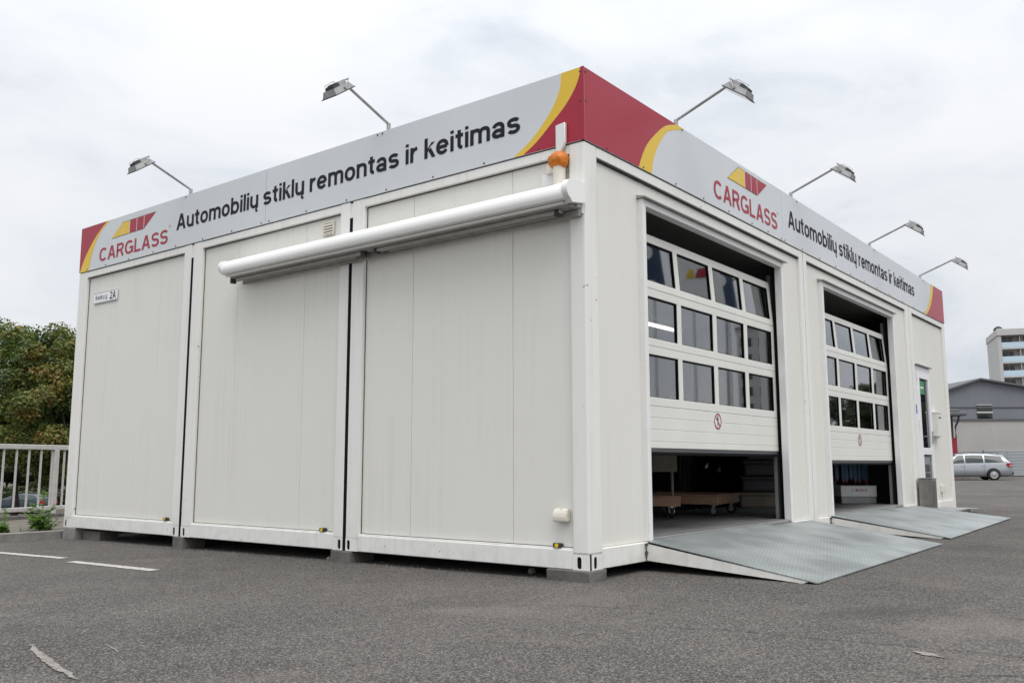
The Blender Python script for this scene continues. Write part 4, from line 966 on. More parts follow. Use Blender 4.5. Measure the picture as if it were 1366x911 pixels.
# ================================================================== things inside the bays
def ipt(px, D, z): 
    p = rayp(px, 619, D); return Vector((p.x, p.y, z))
FZ = .16
AX = Vector((.4, .917, 0)).normalized(); AY = Vector((-AX.y, AX.x, 0)); AZA = math.atan2(AX.y, AX.x)
def caster(bb, x, y, z0, r=.055):
    bb.cyl((x - .016, y, z0 + r), (x + .016, y, z0 + r), r, r, 14)
def dolly(loc, rz, lx, ly, label, mw='wood', plank=True):
    t = empty('wooden_dolly', loc, rz); tag(t, label, 'dolly', 'wheeled dollies inside the first bay')
    h0, h1 = .125, .215
    B().box((0, 0, h0), (lx, .045, h1), .004).obj('side_rail', mw, t); B().box((0, ly - .045, h0), (lx, ly, h1), .004).obj('side_rail', mw, t)
    B().box((0, .046, h0), (.045, ly - .046, h1), .004).obj('end_rail', mw, t); B().box((lx - .045, .046, h0), (lx, ly - .046, h1), .004).obj('end_rail', mw, t)
    B().box((-.01, -.01, h1), (lx + .01, ly + .01, h1 + .014), .003).obj('deck_board', mw, t)
    for x, y in ((.08, .07), (lx - .08, .07), (.08, ly - .07), (lx - .08, ly - .07)):
        bb = B(); bb.box((x - .035, y - .035, h0 - .008), (x + .035, y + .035, h0 - .0005)); bb.cyl((x, y, h0 - .04), (x, y, h0 - .008), .018, .018, 10)
        bb.box((x - .026, y - .02, .055), (x - .021, y + .02, h0 - .03)); bb.box((x + .021, y - .02, .055), (x + .026, y + .02, h0 - .03))
        fork = bb.obj('caster_fork', 'alu', t)
        bb = B(); caster(bb, x, y, 0); bb.obj('tyre', 'tyre', fork); B().cyl((x - .020, y, .055), (x + .020, y, .055), .027, .027, 12).obj('hub', 'alu', fork)
    return t
dolly((-.79, 3.68, FZ), YAW + R(60), .80, 1.25, 'wide raw pine dolly without uprights on casters inside the first bay doorway')
q_ = ipt(897, 9.1, FZ) - RT * .55; d2 = dolly((q_.x, q_.y, FZ), YAW, .62, .46, 'raw pine dolly with a grey upright frame and cross board behind the first bay doorway')
bb = B(); bb.cyl((.55, .06, .23), (.55, .06, 1.25), .016); bb.cyl((.06, .06, .23), (.06, .06, 1.25), .016); bb.obj('upright', 'wood_grey', d2)
B().box((.02, .035, .47), (.60, .055, .66), .003).obj('cross_board', 'wood_grey', d2)
for k, px in enumerate((907, 913, 918.5, 924.5)):
    p = ipt(px, 10.9, FZ); t = empty('rack_post', p); tag(t, 'grey steel upright of the windscreen rack behind the dollies', 'rack', 'rack uprights behind the dollies')
    B().box((-.018, -.018, 0), (.018, .018, 2.0), .003).obj('post', 'shelf_steel', t); B().box((-.04, -.04, 0), (.04, .04, .008)).obj('foot', 'shelf_steel', t)
for k in range(6):
    p = ipt(946 + k * 6.5, 11.2 + k * .12, FZ)
    bb = B(); n = 10
    front = [bb.bm.verts.new((-.62 + 1.24 * i / n, .05 * math.cos((i / n - .5) * 3), 0.03 * abs(i - n / 2) / n)) for i in range(n + 1)]
    top = [bb.bm.verts.new((-.52 + 1.04 * i / n, -.16 + .05 * math.cos((i / n - .5) * 3), .80 + .05 * math.sin(math.pi * i / n))) for i in range(n + 1)]
    for i in range(n): bb.bm.faces.new((front[i], front[i + 1], top[i + 1], top[i]))
    r = bmesh.ops.solidify(bb.bm, geom=bb.bm.faces[:], thickness=.006)
    o = bb.obj('spare_windscreen', 'dark_glass'); o.location = p; o.rotation_euler = (0, 0, YAW + .9 + k * .03)
    if k in (0, 1, 3): B().box((-.30 + .2 * k, -.09, .50 - .05 * k), (-.22 + .2 * k, -.084, .60 - .05 * k)).obj('paper_label', 'white', o)
    tag(o, 'curved dark replacement windscreen leaning in the row inside the first bay', 'windscreen', 'windscreens stored in the first bay')
for k in range(4):
    p = ipt(1012, 11.6, FZ + k * .2)
    bb = B(); bb.box((-.32, -.24, 0), (.32, .24, .16), .03, 2); bb.box((-.34, -.26, .15), (.34, .26, .19), .012)
    o = bb.obj('parts_crate', 'bumper' if k else 'wood_grey'); o.location = p; o.rotation_euler = (0, 0, YAW + .1 * k)
    tag(o, ['grey board box at the bottom of the crate stack in the first bay', 'black parts crate standing on the grey board box in the first bay', 'black parts crate second from the top of the stack in the first bay', 'black parts crate topmost of the stack in the first bay'][k], 'crate', 'crates stacked in the first bay')
# wiper display behind the second bay door
p0 = ipt(1143, 12.55, FZ)
ds = empty('wiper_display', p0, YAW); tag(ds, 'display stand with a white header reading BOSCH inside the second bay', 'display stand')
B().box((-.245, 0, 0), (.245, .30, .095), .006).obj('plinth', 'lamp_grey', ds)
B().box((-.25, -.012, .095), (.25, .30, .245), .005).obj('header_box', 'white', ds)
bb = B(); bb.box((-.235, .26, .245), (-.215, .29, 1.0)); bb.box((.215, .26, .245), (.235, .29, 1.0)); bb.obj('stand_post', 'shelf_steel', ds)
for z in (.72, .98): B().cyl((-.235, .20, z), (.235, .20, z), .008).obj('hanging_rail', 'shelf_steel', ds)
dsf = lambda u, z, o: Vector((u, -.012 - o, z))
place_text('brand_lettering', ['BOSCH'], dsf, -.045, .115, .165, .034, M['red'], lambda u: ds, .2, .0015)
bb = B(); n = 18
for r0, r1 in ((.020, .016),):
    o_ = [bb.bm.verts.new((-.085 + r0 * math.cos(6.2832 * k / n), -.0135, .182 + r0 * math.sin(6.2832 * k / n))) for k in range(n)]; i_ = [bb.bm.verts.new((-.085 + r1 * math.cos(6.2832 * k / n), -.0135, .182 + r1 * math.sin(6.2832 * k / n))) for k in range(n)]
    for k in range(n): bb.bm.faces.new((o_[k], o_[(k + 1) % n], i_[(k + 1) % n], i_[k]))
bb.box((-.092, -.0138, .172), (-.089, -.0132, .192)); bb.box((-.081, -.0138, .172), (-.078, -.0132, .192)); bb.box((-.089, -.0138, .180), (-.081, -.0132, .184)); bb.obj('brand_emblem', 'lamp_grey', ds)
pk = None
for k, u in enumerate((-.22, -.125, -.085, -.015, .04, .105, .16, .20)):
    c = Vector((math.cos(YAW), math.sin(YAW), 0)) * u + Vector((-math.sin(YAW), math.cos(YAW), 0)) * (.19 + .01 * (k % 2))
    if pk is None:
        bb = B(); bb.prism([(-.021, 0, 0), (.021, 0, 0), (.026, 0, .05), (.022, 0, .30), (.010, 0, .36), (.010, 0, .40), (-.010, 0, .40), (-.010, 0, .36), (-.022, 0, .30), (-.026, 0, .05)], (0, .022, 0)); pk = bb.mesh('wiper_pack')
    o = link('wiper_pack', pk, M['blue_pack']); o.location = p0 + c + Vector((0, 0, .335 - (.03 if k % 3 else 0))); o.rotation_euler = (0, 0, YAW)
    tag(o, 'blue blister pack hanging from the wiper display in the second bay', 'packaging', 'blue packs on the wiper display')
    bb = B(); bb.cyl((0, .011, -.03), (0, .011, 0), .012, .018, 8); bb.obj('red_tip', 'red_metal', o)

# ================================================================== kerb, planted strip and railing on the left
def hseg(name, pts, z0f, z1f, m, k='structure', bev=0):
    """prism over a plan polygon between two height functions"""
    bb = B(); lo = [bb.bm.verts.new((x, y, z0f(x, y))) for x, y in pts]; hi = [bb.bm.verts.new((x, y, z1f(x, y))) for x, y in pts]; n = len(pts)
    bb.bm.faces.new(lo[::-1]); bb.bm.faces.new(hi)
    for i in range(n): bb.bm.faces.new((lo[i], lo[(i + 1) % n], hi[(i + 1) % n], hi[i]))
    o = bb.obj(name, m)
    if k: kind(o, k)
    return o
KX = -7.30
ys = [-7.0 + 1.0 * i for i in range(8)] + [1.6, 2.6, 3.6, 4.6]
kb = None
for i, (a, c) in enumerate(zip(ys[:-1], ys[1:])):
    sl_ = lambda y: KX - .06 * (y < -99)
    o = hseg('kerb', [(KX - .13, a + .005), (KX, a + .005), (KX, c - .005), (KX - .13, c - .005)], lambda x, y: gz(x, y) - .05, lambda x, y: gz(x, y) + .095, 'concrete')
    bm = bmesh.new(); bm.from_mesh(o.data); bmesh.ops.bevel(bm, geom=bm.edges[:], offset=.008, segments=1, affect='EDGES'); bm.to_mesh(o.data); bm.free()
f0 = FA + FDIR * -8 + FN * .08; f1 = FA + FDIR * 6 + FN * .08
hseg('planting_strip', [(KX - .131, -7.0), (KX - .131, 5.0), (f1.x, f1.y), (f0.x, f0.y)], lambda x, y: gz(x, y) - .02, lambda x, y: gz(x, y) + .07, 'soil')
# low wall of upright blocks under the railing
wl = empty('block_wall', FA); tag(wl, 'low wall of upright concrete blocks under the grey railing', 'wall')
wl.rotation_euler = (0, 0, math.atan2(FDIR.y, FDIR.x))
bm_ = B().box((-.118, -.07, -.35), (.118, .07, -.0), .008).mesh('wall_block')
for k in range(-22, 22):
    o = link('block', bm_, M['concrete_old'], wl); o.location = (k * .242, 0, .005 + .004 * math.sin(k * 2.3))
rl = empty('railing', FA); tag(rl, 'grey painted steel railing with square balusters beside the workshop', 'railing')
rl.rotation_euler = wl.rotation_euler
B().box((-6, -.035, .935), (6, .035, 1.005), .006).obj('top_rail', 'rail_paint', rl); B().box((-6, -.03, .055), (6, .03, .115), .006).obj('bottom_rail', 'rail_paint', rl)
bm_ = B().box((-.011, -.011, .1155), (.011, .011, .9345)).mesh('baluster'); bp_ = B().box((-.042, -.042, .0), (.042, .042, .9345), .005).mesh('post')
for k in range(-26, 27):
    u = k * .213 + .09
    if abs((u - .985 + 12) % 2.13) < .1: continue
    if abs(u) > 5.9: continue
    o = link('baluster', bm_, M['rail_paint'], rl); o.location = (u, 0, 0)
for u in (-5.40, -3.27, -1.14, .985, 3.12, 5.25):
    o = link('post', bp_, M['rail_paint'], rl); o.location = (u, 0, 0)
# ------------------------------------------------------------------ weeds by the kerb
def weed(loc, h, seed, label, spread=.5, ns=5):
    rnd = random.Random(seed); root = empty('weed', loc); tag(root, label, 'plant', 'weeds along the kerb')
    sb = B(); V = []; F = []
    for s in range(ns):
        a = rnd.uniform(0, 6.28); hh = h * (1 if s == 0 else rnd.uniform(.4, .75)); lean = .06 * h if s == 0 else rnd.uniform(.25, spread) * h
        pts = [Vector((math.cos(a) * lean * t ** 1.4, math.sin(a) * lean * t ** 1.4, hh * t)) for t in np.linspace(0, 1, 6)]
        sb.tube(pts, [.005 * (1 - .7 * i / 5) for i in range(6)], 5)
        for i in range(int(26 * hh / h) + 8):
            t = rnd.uniform(.12, 1.0); k = min(int(t * 5), 4); c = pts[k].lerp(pts[k + 1], t * 5 - k)
            b = rnd.uniform(0, 6.28); L = h * rnd.uniform(.16, .30) * (1.25 - .75 * t); w = L * .30
            d = Vector((math.cos(b), math.sin(b), rnd.uniform(-.1, .7))).normalized(); sd_ = d.cross(Vector((0, 0, 1))).normalized()
            k0 = len(V); mid = c + d * L * .5 + Vector((0, 0, .02 * h)); tip = c + d * L - Vector((0, 0, L * .18))
            V += [c, mid + sd_ * w, tip, mid - sd_ * w, c + d * L * .5 - Vector((0, 0, .01 * h))]; F += [(k0, k0 + 4, k0 + 1), (k0 + 4, k0 + 2, k0 + 1), (k0, k0 + 3, k0 + 4), (k0 + 4, k0 + 3, k0 + 2)]
    sb.obj('stem', 'weed', root)
    me = bpy.data.meshes.new('leaves'); me.from_pydata([tuple(v) for v in V], [], F); link('leaves', me, M['weed'], root)
def kp(px, x):
    d = FW + RT * ((px - 683) / 1193.5) - UP * ((700 - 455.5) / 1193.5); t = (x - CP.x) / d.x; q = CP + d * t; return (x, q.y, gz(x, q.y) + .06)
weed(kp(53, KX - .30), .47, 3, 'tall leafy green weed in front of the railing post', .7, 8)
weed(kp(64, KX - .22), .24, 9, 'low spreading green weed against the kerb beside the container corner', .9, 7)
weed(kp(6, KX - .30), .30, 5, 'small pale green weed at the kerb in front of the balusters', .6, 6)
weed(kp(27, KX - .20), .09, 7, 'tiny seedling tuft at the kerb edge between the taller weeds', .9, 3)

# ================================================================== trees
def leaf_mesh(name, clumps, n_leaf, size, seed, flat=.75):
    rs = np.random.default_rng(seed); C_ = np.array([c[:3] for c in clumps]); Rr = np.array([c[3] for c in clumps])
    pr = Rr ** 2.2; idx = rs.choice(len(C_), n_leaf, p=pr / pr.sum())
    d = rs.normal(size=(n_leaf, 3)); d /= np.linalg.norm(d, axis=1)[:, None]; rad = rs.random(n_leaf) ** .45
    P = C_[idx] + d * (rad * Rr[idx])[:, None] * np.array([1, 1, flat])
    nrm = d * .8 + rs.normal(size=(n_leaf, 3)) * .6 + np.array([0, 0, .55]); nrm /= np.linalg.norm(nrm, axis=1)[:, None]
    t = np.cross(nrm, rs.normal(size=(n_leaf, 3))); t /= np.linalg.norm(t, axis=1)[:, None]; b = np.cross(nrm, t)
    s = size * rs.uniform(.6, 1.3, n_leaf)[:, None]
    V = np.empty((n_leaf, 4, 3)); V[:, 0] = P - t * s; V[:, 1] = P + b * s * .55 + nrm * s * .12; V[:, 2] = P + t * s; V[:, 3] = P - b * s * .55 + nrm * s * .12
    me = bpy.data.meshes.new(name); me.vertices.add(n_leaf * 4); me.vertices.foreach_set('co', V.reshape(-1))
    me.loops.add(n_leaf * 4); me.loops.foreach_set('vertex_index', np.arange(n_leaf * 4, dtype=np.int32))
    me.polygons.add(n_leaf); me.polygons.foreach_set('loop_start', np.arange(0, n_leaf * 4, 4, dtype=np.int32)); me.polygons.foreach_set('loop_total', np.full(n_leaf, 4, dtype=np.int32))
    me.update(calc_edges=True); me.validate(); return me
def tree(name, label, H, cr, cb, n_clump, n_leaf, leaf, m, seed, group, trunk_r=.2):
    rnd = random.Random(seed); root = empty(name); tag(root, label, 'tree', group)
    cz = (H + cb) / 2; hz = (H - cb) / 2; cl = []
    while len(cl) < n_clump:
        d = Vector((rnd.gauss(0, 1), rnd.gauss(0, 1), rnd.gauss(0, 1))).normalized(); k = rnd.uniform(.45, 1.0) ** .6
        w = 1 + .35 * mnoise.noise(d * 1.6 + Vector((seed, 0, 0)))
        taper = 1 - .25 * max(0, d.z)
        p = Vector((d.x * cr * k * w * taper, d.y * cr * k * w * taper, cz + d.z * hz * k * w)); r = rnd.uniform(.45, .95) * cr / 3.6
        if p.z > cb - .3: cl.append((p.x, p.y, min(p.z, H - r * .5), r))
    bb = B()
    tp = [(0, 0, 0), (.05, .02, cb * .5), (-.05, .06, cb), (.08, -.05, cz), (0, 0, cz + hz * .6)]
    bb.tube(tp, [trunk_r * 1.25, trunk_r, trunk_r * .85, trunk_r * .5, trunk_r * .15], 9); bb.obj('trunk', 'bark', root)
    bb = B()
    for c in rnd.sample(cl, min(len(cl), 26)):
        z0 = rnd.uniform(cb * .85, max(cb, c[2] - .6)); z0 = min(z0, cz + hz * .5); p0 = Vector((0, 0, z0)); p1 = Vector(c[:3]); mid = p0.lerp(p1, .5) + Vector((0, 0, -.15 + .3 * rnd.random()))
        bb.tube([p0, mid, p1], [trunk_r * .38, trunk_r * .22, .015], 5)
    bb.obj('limbs', 'bark', root)
    link('crown', leaf_mesh('crown', cl, n_leaf, leaf, seed), M[m], root)
    return root
def put(o, px, D, z=-2.75, rz=0, s=1.0):
    p = rayp(px, 619, D); o.location = (p.x, p.y, z); o.rotation_euler = (0, 0, rz); o.scale = (s, s, s); return o
GT = 'trees on the lower street beyond the railing'
t1 = put(tree('maple_tree', 'broad green maple turning brown at the edges behind the railing', 10.6, 4.3, 3.3, 95, 52000, .095, 'leaf', 11, GT), 22, 43, rz=.4)
t2 = put(tree('maple_tree', 'olive and rust tinted tree crowding the workshop end beyond the railing', 9.6, 3.6, 2.6, 80, 42000, .09, 'leaf2', 23, GT), 96, 40.5, rz=1.9)
t3 = put(tree('maple_tree', 'dark green rounded tree left of the maple beyond the railing', 9.8, 4.0, 2.2, 70, 30000, .11, 'leaf', 37, GT), -75, 47, rz=2.4)
t4 = tree('street_tree', 'deep green low-branched tree standing behind the parked dark car', 8.6, 4.4, 1.2, 64, 20000, .17, 'leaf3', 51, GT); put(t4, 40, 80)
labs = ['deep green tree in the back row behind the maple trunk', 'deep green back-row tree half hidden by the workshop end', 'deep green back-row tree farther along the lower street', 'deep green tree closing the view at the far side of the lower street', 'tall deep green tree rising farthest away on the lower street']
for k, (px, D, s) in enumerate(((-20, 84, 1.05), (105, 78, .95), (-70, 76, 1.0), (75, 98, 1.15), (10, 104, 1.2))):
    o = copy_tree(t4); put(o, px, D, rz=1.3 * k + .7, s=s); tag(o, labs[k], 'tree', GT)
hd = [(-12 + 24 * i / 40 + random.Random(i).uniform(-.3, .3), random.Random(i + 99).uniform(-.5, .5), .5 + random.Random(i + 7).uniform(0, .9), .9) for i in range(41)]
h_ = empty('hedge'); link('foliage', leaf_mesh('foliage', hd, 22000, .14, 77), M['leaf3'], h_); bb = B()
for i in range(0, 41, 2): bb.tube([(hd[i][0], 0, 0), (hd[i][0] + .1, 0, hd[i][2])], [.05, .03], 5)
bb.obj('stems', 'bark', h_); p = rayp(30, 619, 74); h_.location = (p.x, p.y, -2.75); h_.rotation_euler = (0, 0, YAW); tag(h_, 'dense dark hedge running behind the parked slate car', 'hedge')
# trees across the road to the right: they show in the bay door panes
GR = 'trees across the yard mirrored in the door panes'
labs = ['leafy tree across the yard beside the street lamp, mirrored in the panes', 'low leafy tree across the yard left of the flagpoles, mirrored in the panes', 'wide leafy tree across the yard before the far block, mirrored in the panes', 'leafy tree at the far edge of the yard behind the flagpoles', 'leafy tree across the yard farthest along the road, mirrored in the panes', 'dark leafy tree between the far block and the road, mirrored in the panes']
for k, (x, y, s) in enumerate(((15, 56, .66), (21, 60, .62), (10.5, 50, .75), (33, 68, .75), (44, 76, .8), (58, 84, .85))):
    o = copy_tree(t4); o.location = (x, y, gz(x, y) - .1); o.rotation_euler = (0, 0, k * 1.1); o.scale = (s, s, s); tag(o, labs[k], 'tree', GR)

# ================================================================== cars
def car(name, label, paint, prof, roof, wins, group, wheels=(1.36, -1.35), tail_z=(.72, .95), wagon=True):
    root = empty(name); tag(root, label, 'car', group)
    def sec(x, w, zb, zt): return [(x, 0, zb), (x, w * .86, zb), (x, w * .985, zb + .10), (x, w, (zb * .55 + zt * .45)), (x, w * .99, zt - .12), (x, w * .955, zt - .02), (x, w * .88, zt), (x, 0, zt + .025)]
    def loft(bb, secs):
        prev = None; n = len(secs[0])
        for s in secs:
            l = [bb.bm.verts.new(p) for p in s] + [bb.bm.verts.new((p[0], -p[1], p[2])) for p in s[-2:0:-1]]
            if prev:
                for i in range(len(l)): bb.bm.faces.new((prev[i], prev[(i + 1) % len(l)], l[(i + 1) % len(l)], l[i]))
            else: bb.bm.faces.new(l[::-1])
            prev = l
        bb.bm.faces.new(prev)
    bb = B(); loft(bb, [sec(*p) for p in prof]); body = autosmooth(bb.obj('body', paint, root), 50)
    def rs(x, wb, zb, wr, zr):
        e = max(zr - zb, .02); return [(x, 0, zb - .04), (x, wb, zb - .04), (x, wb * .995, zb), (x, wb + (wr - wb) * .5 + .015, zb + (e - .06) * .5 if e > .12 else zb + e * .4), (x, wr, zb + max(e - .06, e * .7)), (x, wr - .07, zb + e - .012 if e > .1 else zb + e), (x, 0, zr + .02)]
    bb = B(); loft(bb, [rs(*r) for r in roof]); autosmooth(bb.obj('cabin', paint, root), 40)
    xs = [r[0] for r in roof]
    def side(x, t, s):
        wb, zb, wr, zr = [lerp(x, xs, [r[i] for r in roof]) for i in (1, 2, 3, 4)]
        e = zr - zb; y = wb + (wr - wb) * t + .03 * t * (1 - t) * 2; return Vector((x, s * (y + .008), zb + (e - .06) * t))
    for w in wins:
        for s in (1, -1):
            bb = B(); G = []
            for i_ in range(5):
                row = []
                for j_ in range(6):
                    tv, tu = i_ / 4, j_ / 5
                    xa = w[0][0] + (w[3][0] - w[0][0]) * tv; xb = w[1][0] + (w[2][0] - w[1][0]) * tv
                    ta = w[0][1] + (w[3][1] - w[0][1]) * tv; t_b = w[1][1] + (w[2][1] - w[1][1]) * tv
                    p_ = side(xa + (xb - xa) * tu, ta + (t_b - ta) * tu, s); p_.y += s * .012; row.append(bb.bm.verts.new(p_))
                G.append(row)
            for i_ in range(4):
                for j_ in range(5): bb.bm.faces.new((G[i_][j_], G[i_][j_ + 1], G[i_ + 1][j_ + 1], G[i_ + 1][j_]))
            bb.obj('side_window', 'car_glass', root, True)
    def cross(i, j, f0_, f1_, nm):
        a, b = roof[i], roof[j]; sg_ = 1 if j < i else -1
        q = lambda r0, r1, f: [r0[k] + (r1[k] - r0[k]) * f for k in range(5)]
        lo, hi = q(a, b, f0_), q(a, b, f1_); up_ = Vector((.012 * (1 if lo[0] > hi[0] else -1), 0, .012))
        P = [Vector((lo[0], -lo[1] * .86, lo[4] + .015)), Vector((lo[0], lo[1] * .86, lo[4] + .015)), Vector((hi[0], hi[3] * .88, hi[4] + .010)), Vector((hi[0], -hi[3] * .88, hi[4] + .010))]
        B().prism([p + up_ for p in P], up_ * -.6).obj(nm, 'car_glass', root)
    cross(len(roof) - 1, len(roof) - 2, .08, .92, 'windscreen'); cross(0, 1, .12, .88, 'rear_window')
    for x in wheels:
        for s in (1, -1):
            yb = .84
            w = B().lathe([(.19, 0), (.30, 0), (.325, .03), (.325, .17), (.30, .2), (.19, .2)], (x, s * (yb + .06) - .1, .325), 'Y', 24).obj('wheel', 'tyre', root, True)
            B().lathe([(0.001, .03), (.06, .035), (.08, .015), (.17, .0), (.205, .012), (.205, -.02), (.001, -.02)], (x, s * (yb + .155), .325), 'Y', 24).obj('rim', 'rim', w)
            bb = B(); n = 18
            for k in range(n):
                a0, a1 = math.pi * (k / n) * 1.16 - .25, math.pi * ((k + 1) / n) * 1.16 - .25
                bb.poly([(x + .325 * math.cos(a0), s * (yb + .074), .325 + .325 * math.sin(a0)), (x + .362 * math.cos(a0), s * (yb + .078), .325 + .362 * math.sin(a0)), (x + .362 * math.cos(a1), s * (yb + .078), .325 + .362 * math.sin(a1)), (x + .325 * math.cos(a1), s * (yb + .074), .325 + .325 * math.sin(a1))])
            bb.obj('wheel_arch', 'bumper', root)
    xr = prof[0][0]
    for s in (1, -1):
        B().prism([(xr + .01, s * .55, tail_z[0]), (xr + .02, s * .80, tail_z[0]), (xr + .32, s * .895, tail_z[0] + .08), (xr + .34, s * .885, tail_z[1]), (xr + .05, s * .76, tail_z[1]), (xr + .03, s * .55, tail_z[1])], (-.03, s * .012, 0)).obj('tail_lamp', 'tail', root)
        for x in (.18, -.86): B().box((x - .10, s * .905, .80), (x + .10, s * .925, .83), .006).obj('door_handle', paint, root)
        bb = B(); bb.box((1.0, s * .90, .93), (1.16, s * 1.05, 1.05), .03, 2); bb.obj('side_mirror', paint, root)
        B().box((-1.9, s * .900, .20), (1.8, s * .912, .27), .004).obj('sill_trim', 'bumper', root)
        for x in (.12, -.92, 1.06): B().box((x - .004, s * .9145, .30), (x + .004, s * .9165, .93)).obj('door_seam', 'trim_dark', root)
        if wagon: B().tube([(-1.75, s * .60, 1.47), (-1.6, s * .60, 1.55), (.1, s * .60, 1.56), (.3, s * .60, 1.50)], .016, 6).obj('roof_rail', 'bumper', root)
    bb = B(); bb.prism([(xr - .05, -.72, .34), (xr - .05, .72, .34), (xr + .25, .885, .34), (xr + .60, .912, .34), (xr + .60, .912, .22), (xr + .2, .87, .22), (xr + .02, .70, .22), (xr + .02, -.70, .22), (xr + .2, -.87, .22), (xr + .6, -.912, .22), (xr + .6, -.912, .34), (xr + .25, -.885, .34)], (0, 0, .01)) if False else bb.box((xr - .045, -.74, .30), (xr + .30, .74, .50), .04, 2)
    bb.obj('rear_bumper', 'bumper' , root)
    B().box((xr - .06, -.26, .62), (xr - .02, .26, .73), .004).obj('number_plate', 'white', root)
    return root
WG = [(-2.38, .72, .36, .80), (-2.30, .83, .27, .94), (-1.9, .895, .22, .98), (-1.0, .91, .20, .97), (0, .912, .20, .95), (1.0, .905, .20, .93), (1.42, .895, .20, .90), (2.0, .86, .22, .80), (2.26, .79, .28, .70), (2.38, .66, .36, .60)]
WR = [(-2.27, .80, .95, .76, .97), (-1.98, .83, .97, .63, 1.41), (-1.2, .85, .965, .66, 1.49), (-.3, .86, .955, .67, 1.51), (.38, .86, .945, .65, 1.47), (1.42, .84, .90, .76, .93)]
wins = [[(1.08, .06), (.10, .06), (.10, .93), (.42, .93)], [(.03, .06), (-.88, .06), (-.88, .93), (.03, .93)], [(-.97, .06), (-1.92, .10), (-1.80, .90), (-.97, .93)]]
wagon = car('silver_wagon', 'silver estate car with roof rails parked at the far side of the yard', 'carpaint_silver', WG, WR, wins, None)
p = rayp(1344, 632, 50.5); hd_ = (-RT * math.cos(R(14)) + Vector((FW.x, FW.y, 0)).normalized() * math.sin(R(14))).normalized()
c = Vector((p.x, p.y, 0)) + hd_ * 2.30 ; wagon.location = (c.x, c.y, gz(c.x, c.y)); wagon.rotation_euler = (0, 0, math.atan2(hd_.y, hd_.x))
SP = [(-2.30, .70, .36, .82), (-2.22, .82, .27, .97), (-1.85, .885, .22, 1.0), (-1.0, .90, .20, .98), (0, .905, .20, .96), (1.0, .90, .20, .94), (1.35, .89, .20, .92), (1.95, .85, .22, .82), (2.2, .78, .28, .72), (2.32, .66, .36, .60)]
SR = [(-1.92, .78, .98, .74, 1.0), (-1.15, .84, .98, .63, 1.38), (-.3, .85, .965, .66, 1.43), (.30, .85, .955, .64, 1.40), (1.38, .83, .92, .75, .95)]
wins = [[(1.02, .06), (.08, .06), (.08, .93), (.36, .93)], [(.0, .06), (-.90, .06), (-.90, .93), (.0, .93)], [(-.98, .06), (-1.55, .10), (-1.20, .85), (-.98, .9)]]
sed = car('dark_saloon', 'dark slate saloon car parked on the lower street behind the railing', 'carpaint_dark', SP, SR, wins, None, wagon=False)
p = rayp(66, 670, 65); hd_ = (-RT * math.cos(R(12)) + Vector((FW.x, FW.y, 0)).normalized() * math.sin(R(12))).normalized(); c = Vector((p.x, p.y, 0)) + hd_ * 2.25
sed.location = (c.x, c.y, -2.75); sed.rotation_euler = (0, 0, math.atan2(hd_.y, hd_.x))

# ================================================================== far side of the yard, right
FWH = Vector((FW.x, FW.y, 0)).normalized()
def cframe(name, px, D, z, yaw=0.0):
    """Empty whose +x runs to the right across the view and +y away from it"""
    p = rayp(px, 619, D); return empty(name, (p.x, p.y, z), YAW + yaw)
mz = lambda py, D: .708 + (619 - py) / 1193.5 * D - (0)
D_ = 64.0; k_ = D_ / 1193.5; zg = -.17
wh = cframe('warehouse', 1313, D_, zg); tag(wh, 'grey gabled warehouse with pale lower wall behind the silver car', 'building')
X = lambda px: (px - 1313) * k_
Zq = lambda py: mz(py, D_) - zg
gab = [(X(1225), 0, Zq(560)), (X(1500), 0, Zq(560)), (X(1500), 0, Zq(538)), (X(1313), 0, Zq(506.5)), (X(1225), 0, Zq(535))]
B().prism(gab, (0, .3, 0)).obj('gable_wall', 'siding', wh)
B().box((X(1225), .02, 0), (X(1500), .3, Zq(560.6))).obj('lower_wall', 'render', wh)
B().box((X(1225), -.05, Zq(545)), (X(1500), -.002, Zq(543.3))).obj('ledge', 'roof', wh); B().box((X(1225), -.06, Zq(562)), (X(1500), -.002, Zq(559.5))).obj('ledge', 'roof', wh)
for s, xe, ze in ((0, 1225, 535), (1, 1500, 538)):
    B().prism([(X(1313), -.35, Zq(505)), (X(xe), -.35, Zq(ze - 1.5)), (X(xe), -.35, Zq(ze + .8)), (X(1313), -.35, Zq(507.3))], (0, 22, 0)).obj('roof_slope', 'roof', wh)
B().box((X(1225), .3, 0), (X(1226), 20, Zq(537))).obj('side_wall', 'render', wh)
for a, c_ in ((541.5, 550), (551.8, 560)):
    w_ = B().box((X(1308), -.04, Zq(c_)), (X(1328), .0 - .003, Zq(a))).obj('window_pane', 'dark_glass', wh)
bb = B(); bb.box((X(1307.3), -.07, Zq(551.8)), (X(1328.7), -.002, Zq(550))); bb.box((X(1307.3), -.06, Zq(541.5)), (X(1328.7), -.002, Zq(540.8))); bb.obj('window_frame', 'slab', wh)
# metal slat fence
D_ = 60.0; k_ = D_ / 1193.5; X = lambda px: (px - 1313) * k_; Zq = lambda py: mz(py, D_) - zg
fe = cframe('slat_fence', 1313, D_, zg); tag(fe, 'light metal fence of horizontal slats beside the pale warehouse wall', 'fence')
H0, H1 = 0.05, Zq(601); ns = 9; me_ = B().box((0, -.02, 0), (X(1460), .02, (H1 - H0) / ns - .03), .012).mesh('slat')
for i in range(ns): o = link('slat', me_, M['fence_sheet'], fe); o.location = (0, .004 * (i % 2), H0 + i * (H1 - H0) / ns)
for px in (1313, 1345, 1377, 1409, 1441): B().box((X(px) - .04, .03, 0), (X(px) + .04, .11, H1)).obj('post', 'galv', fe)
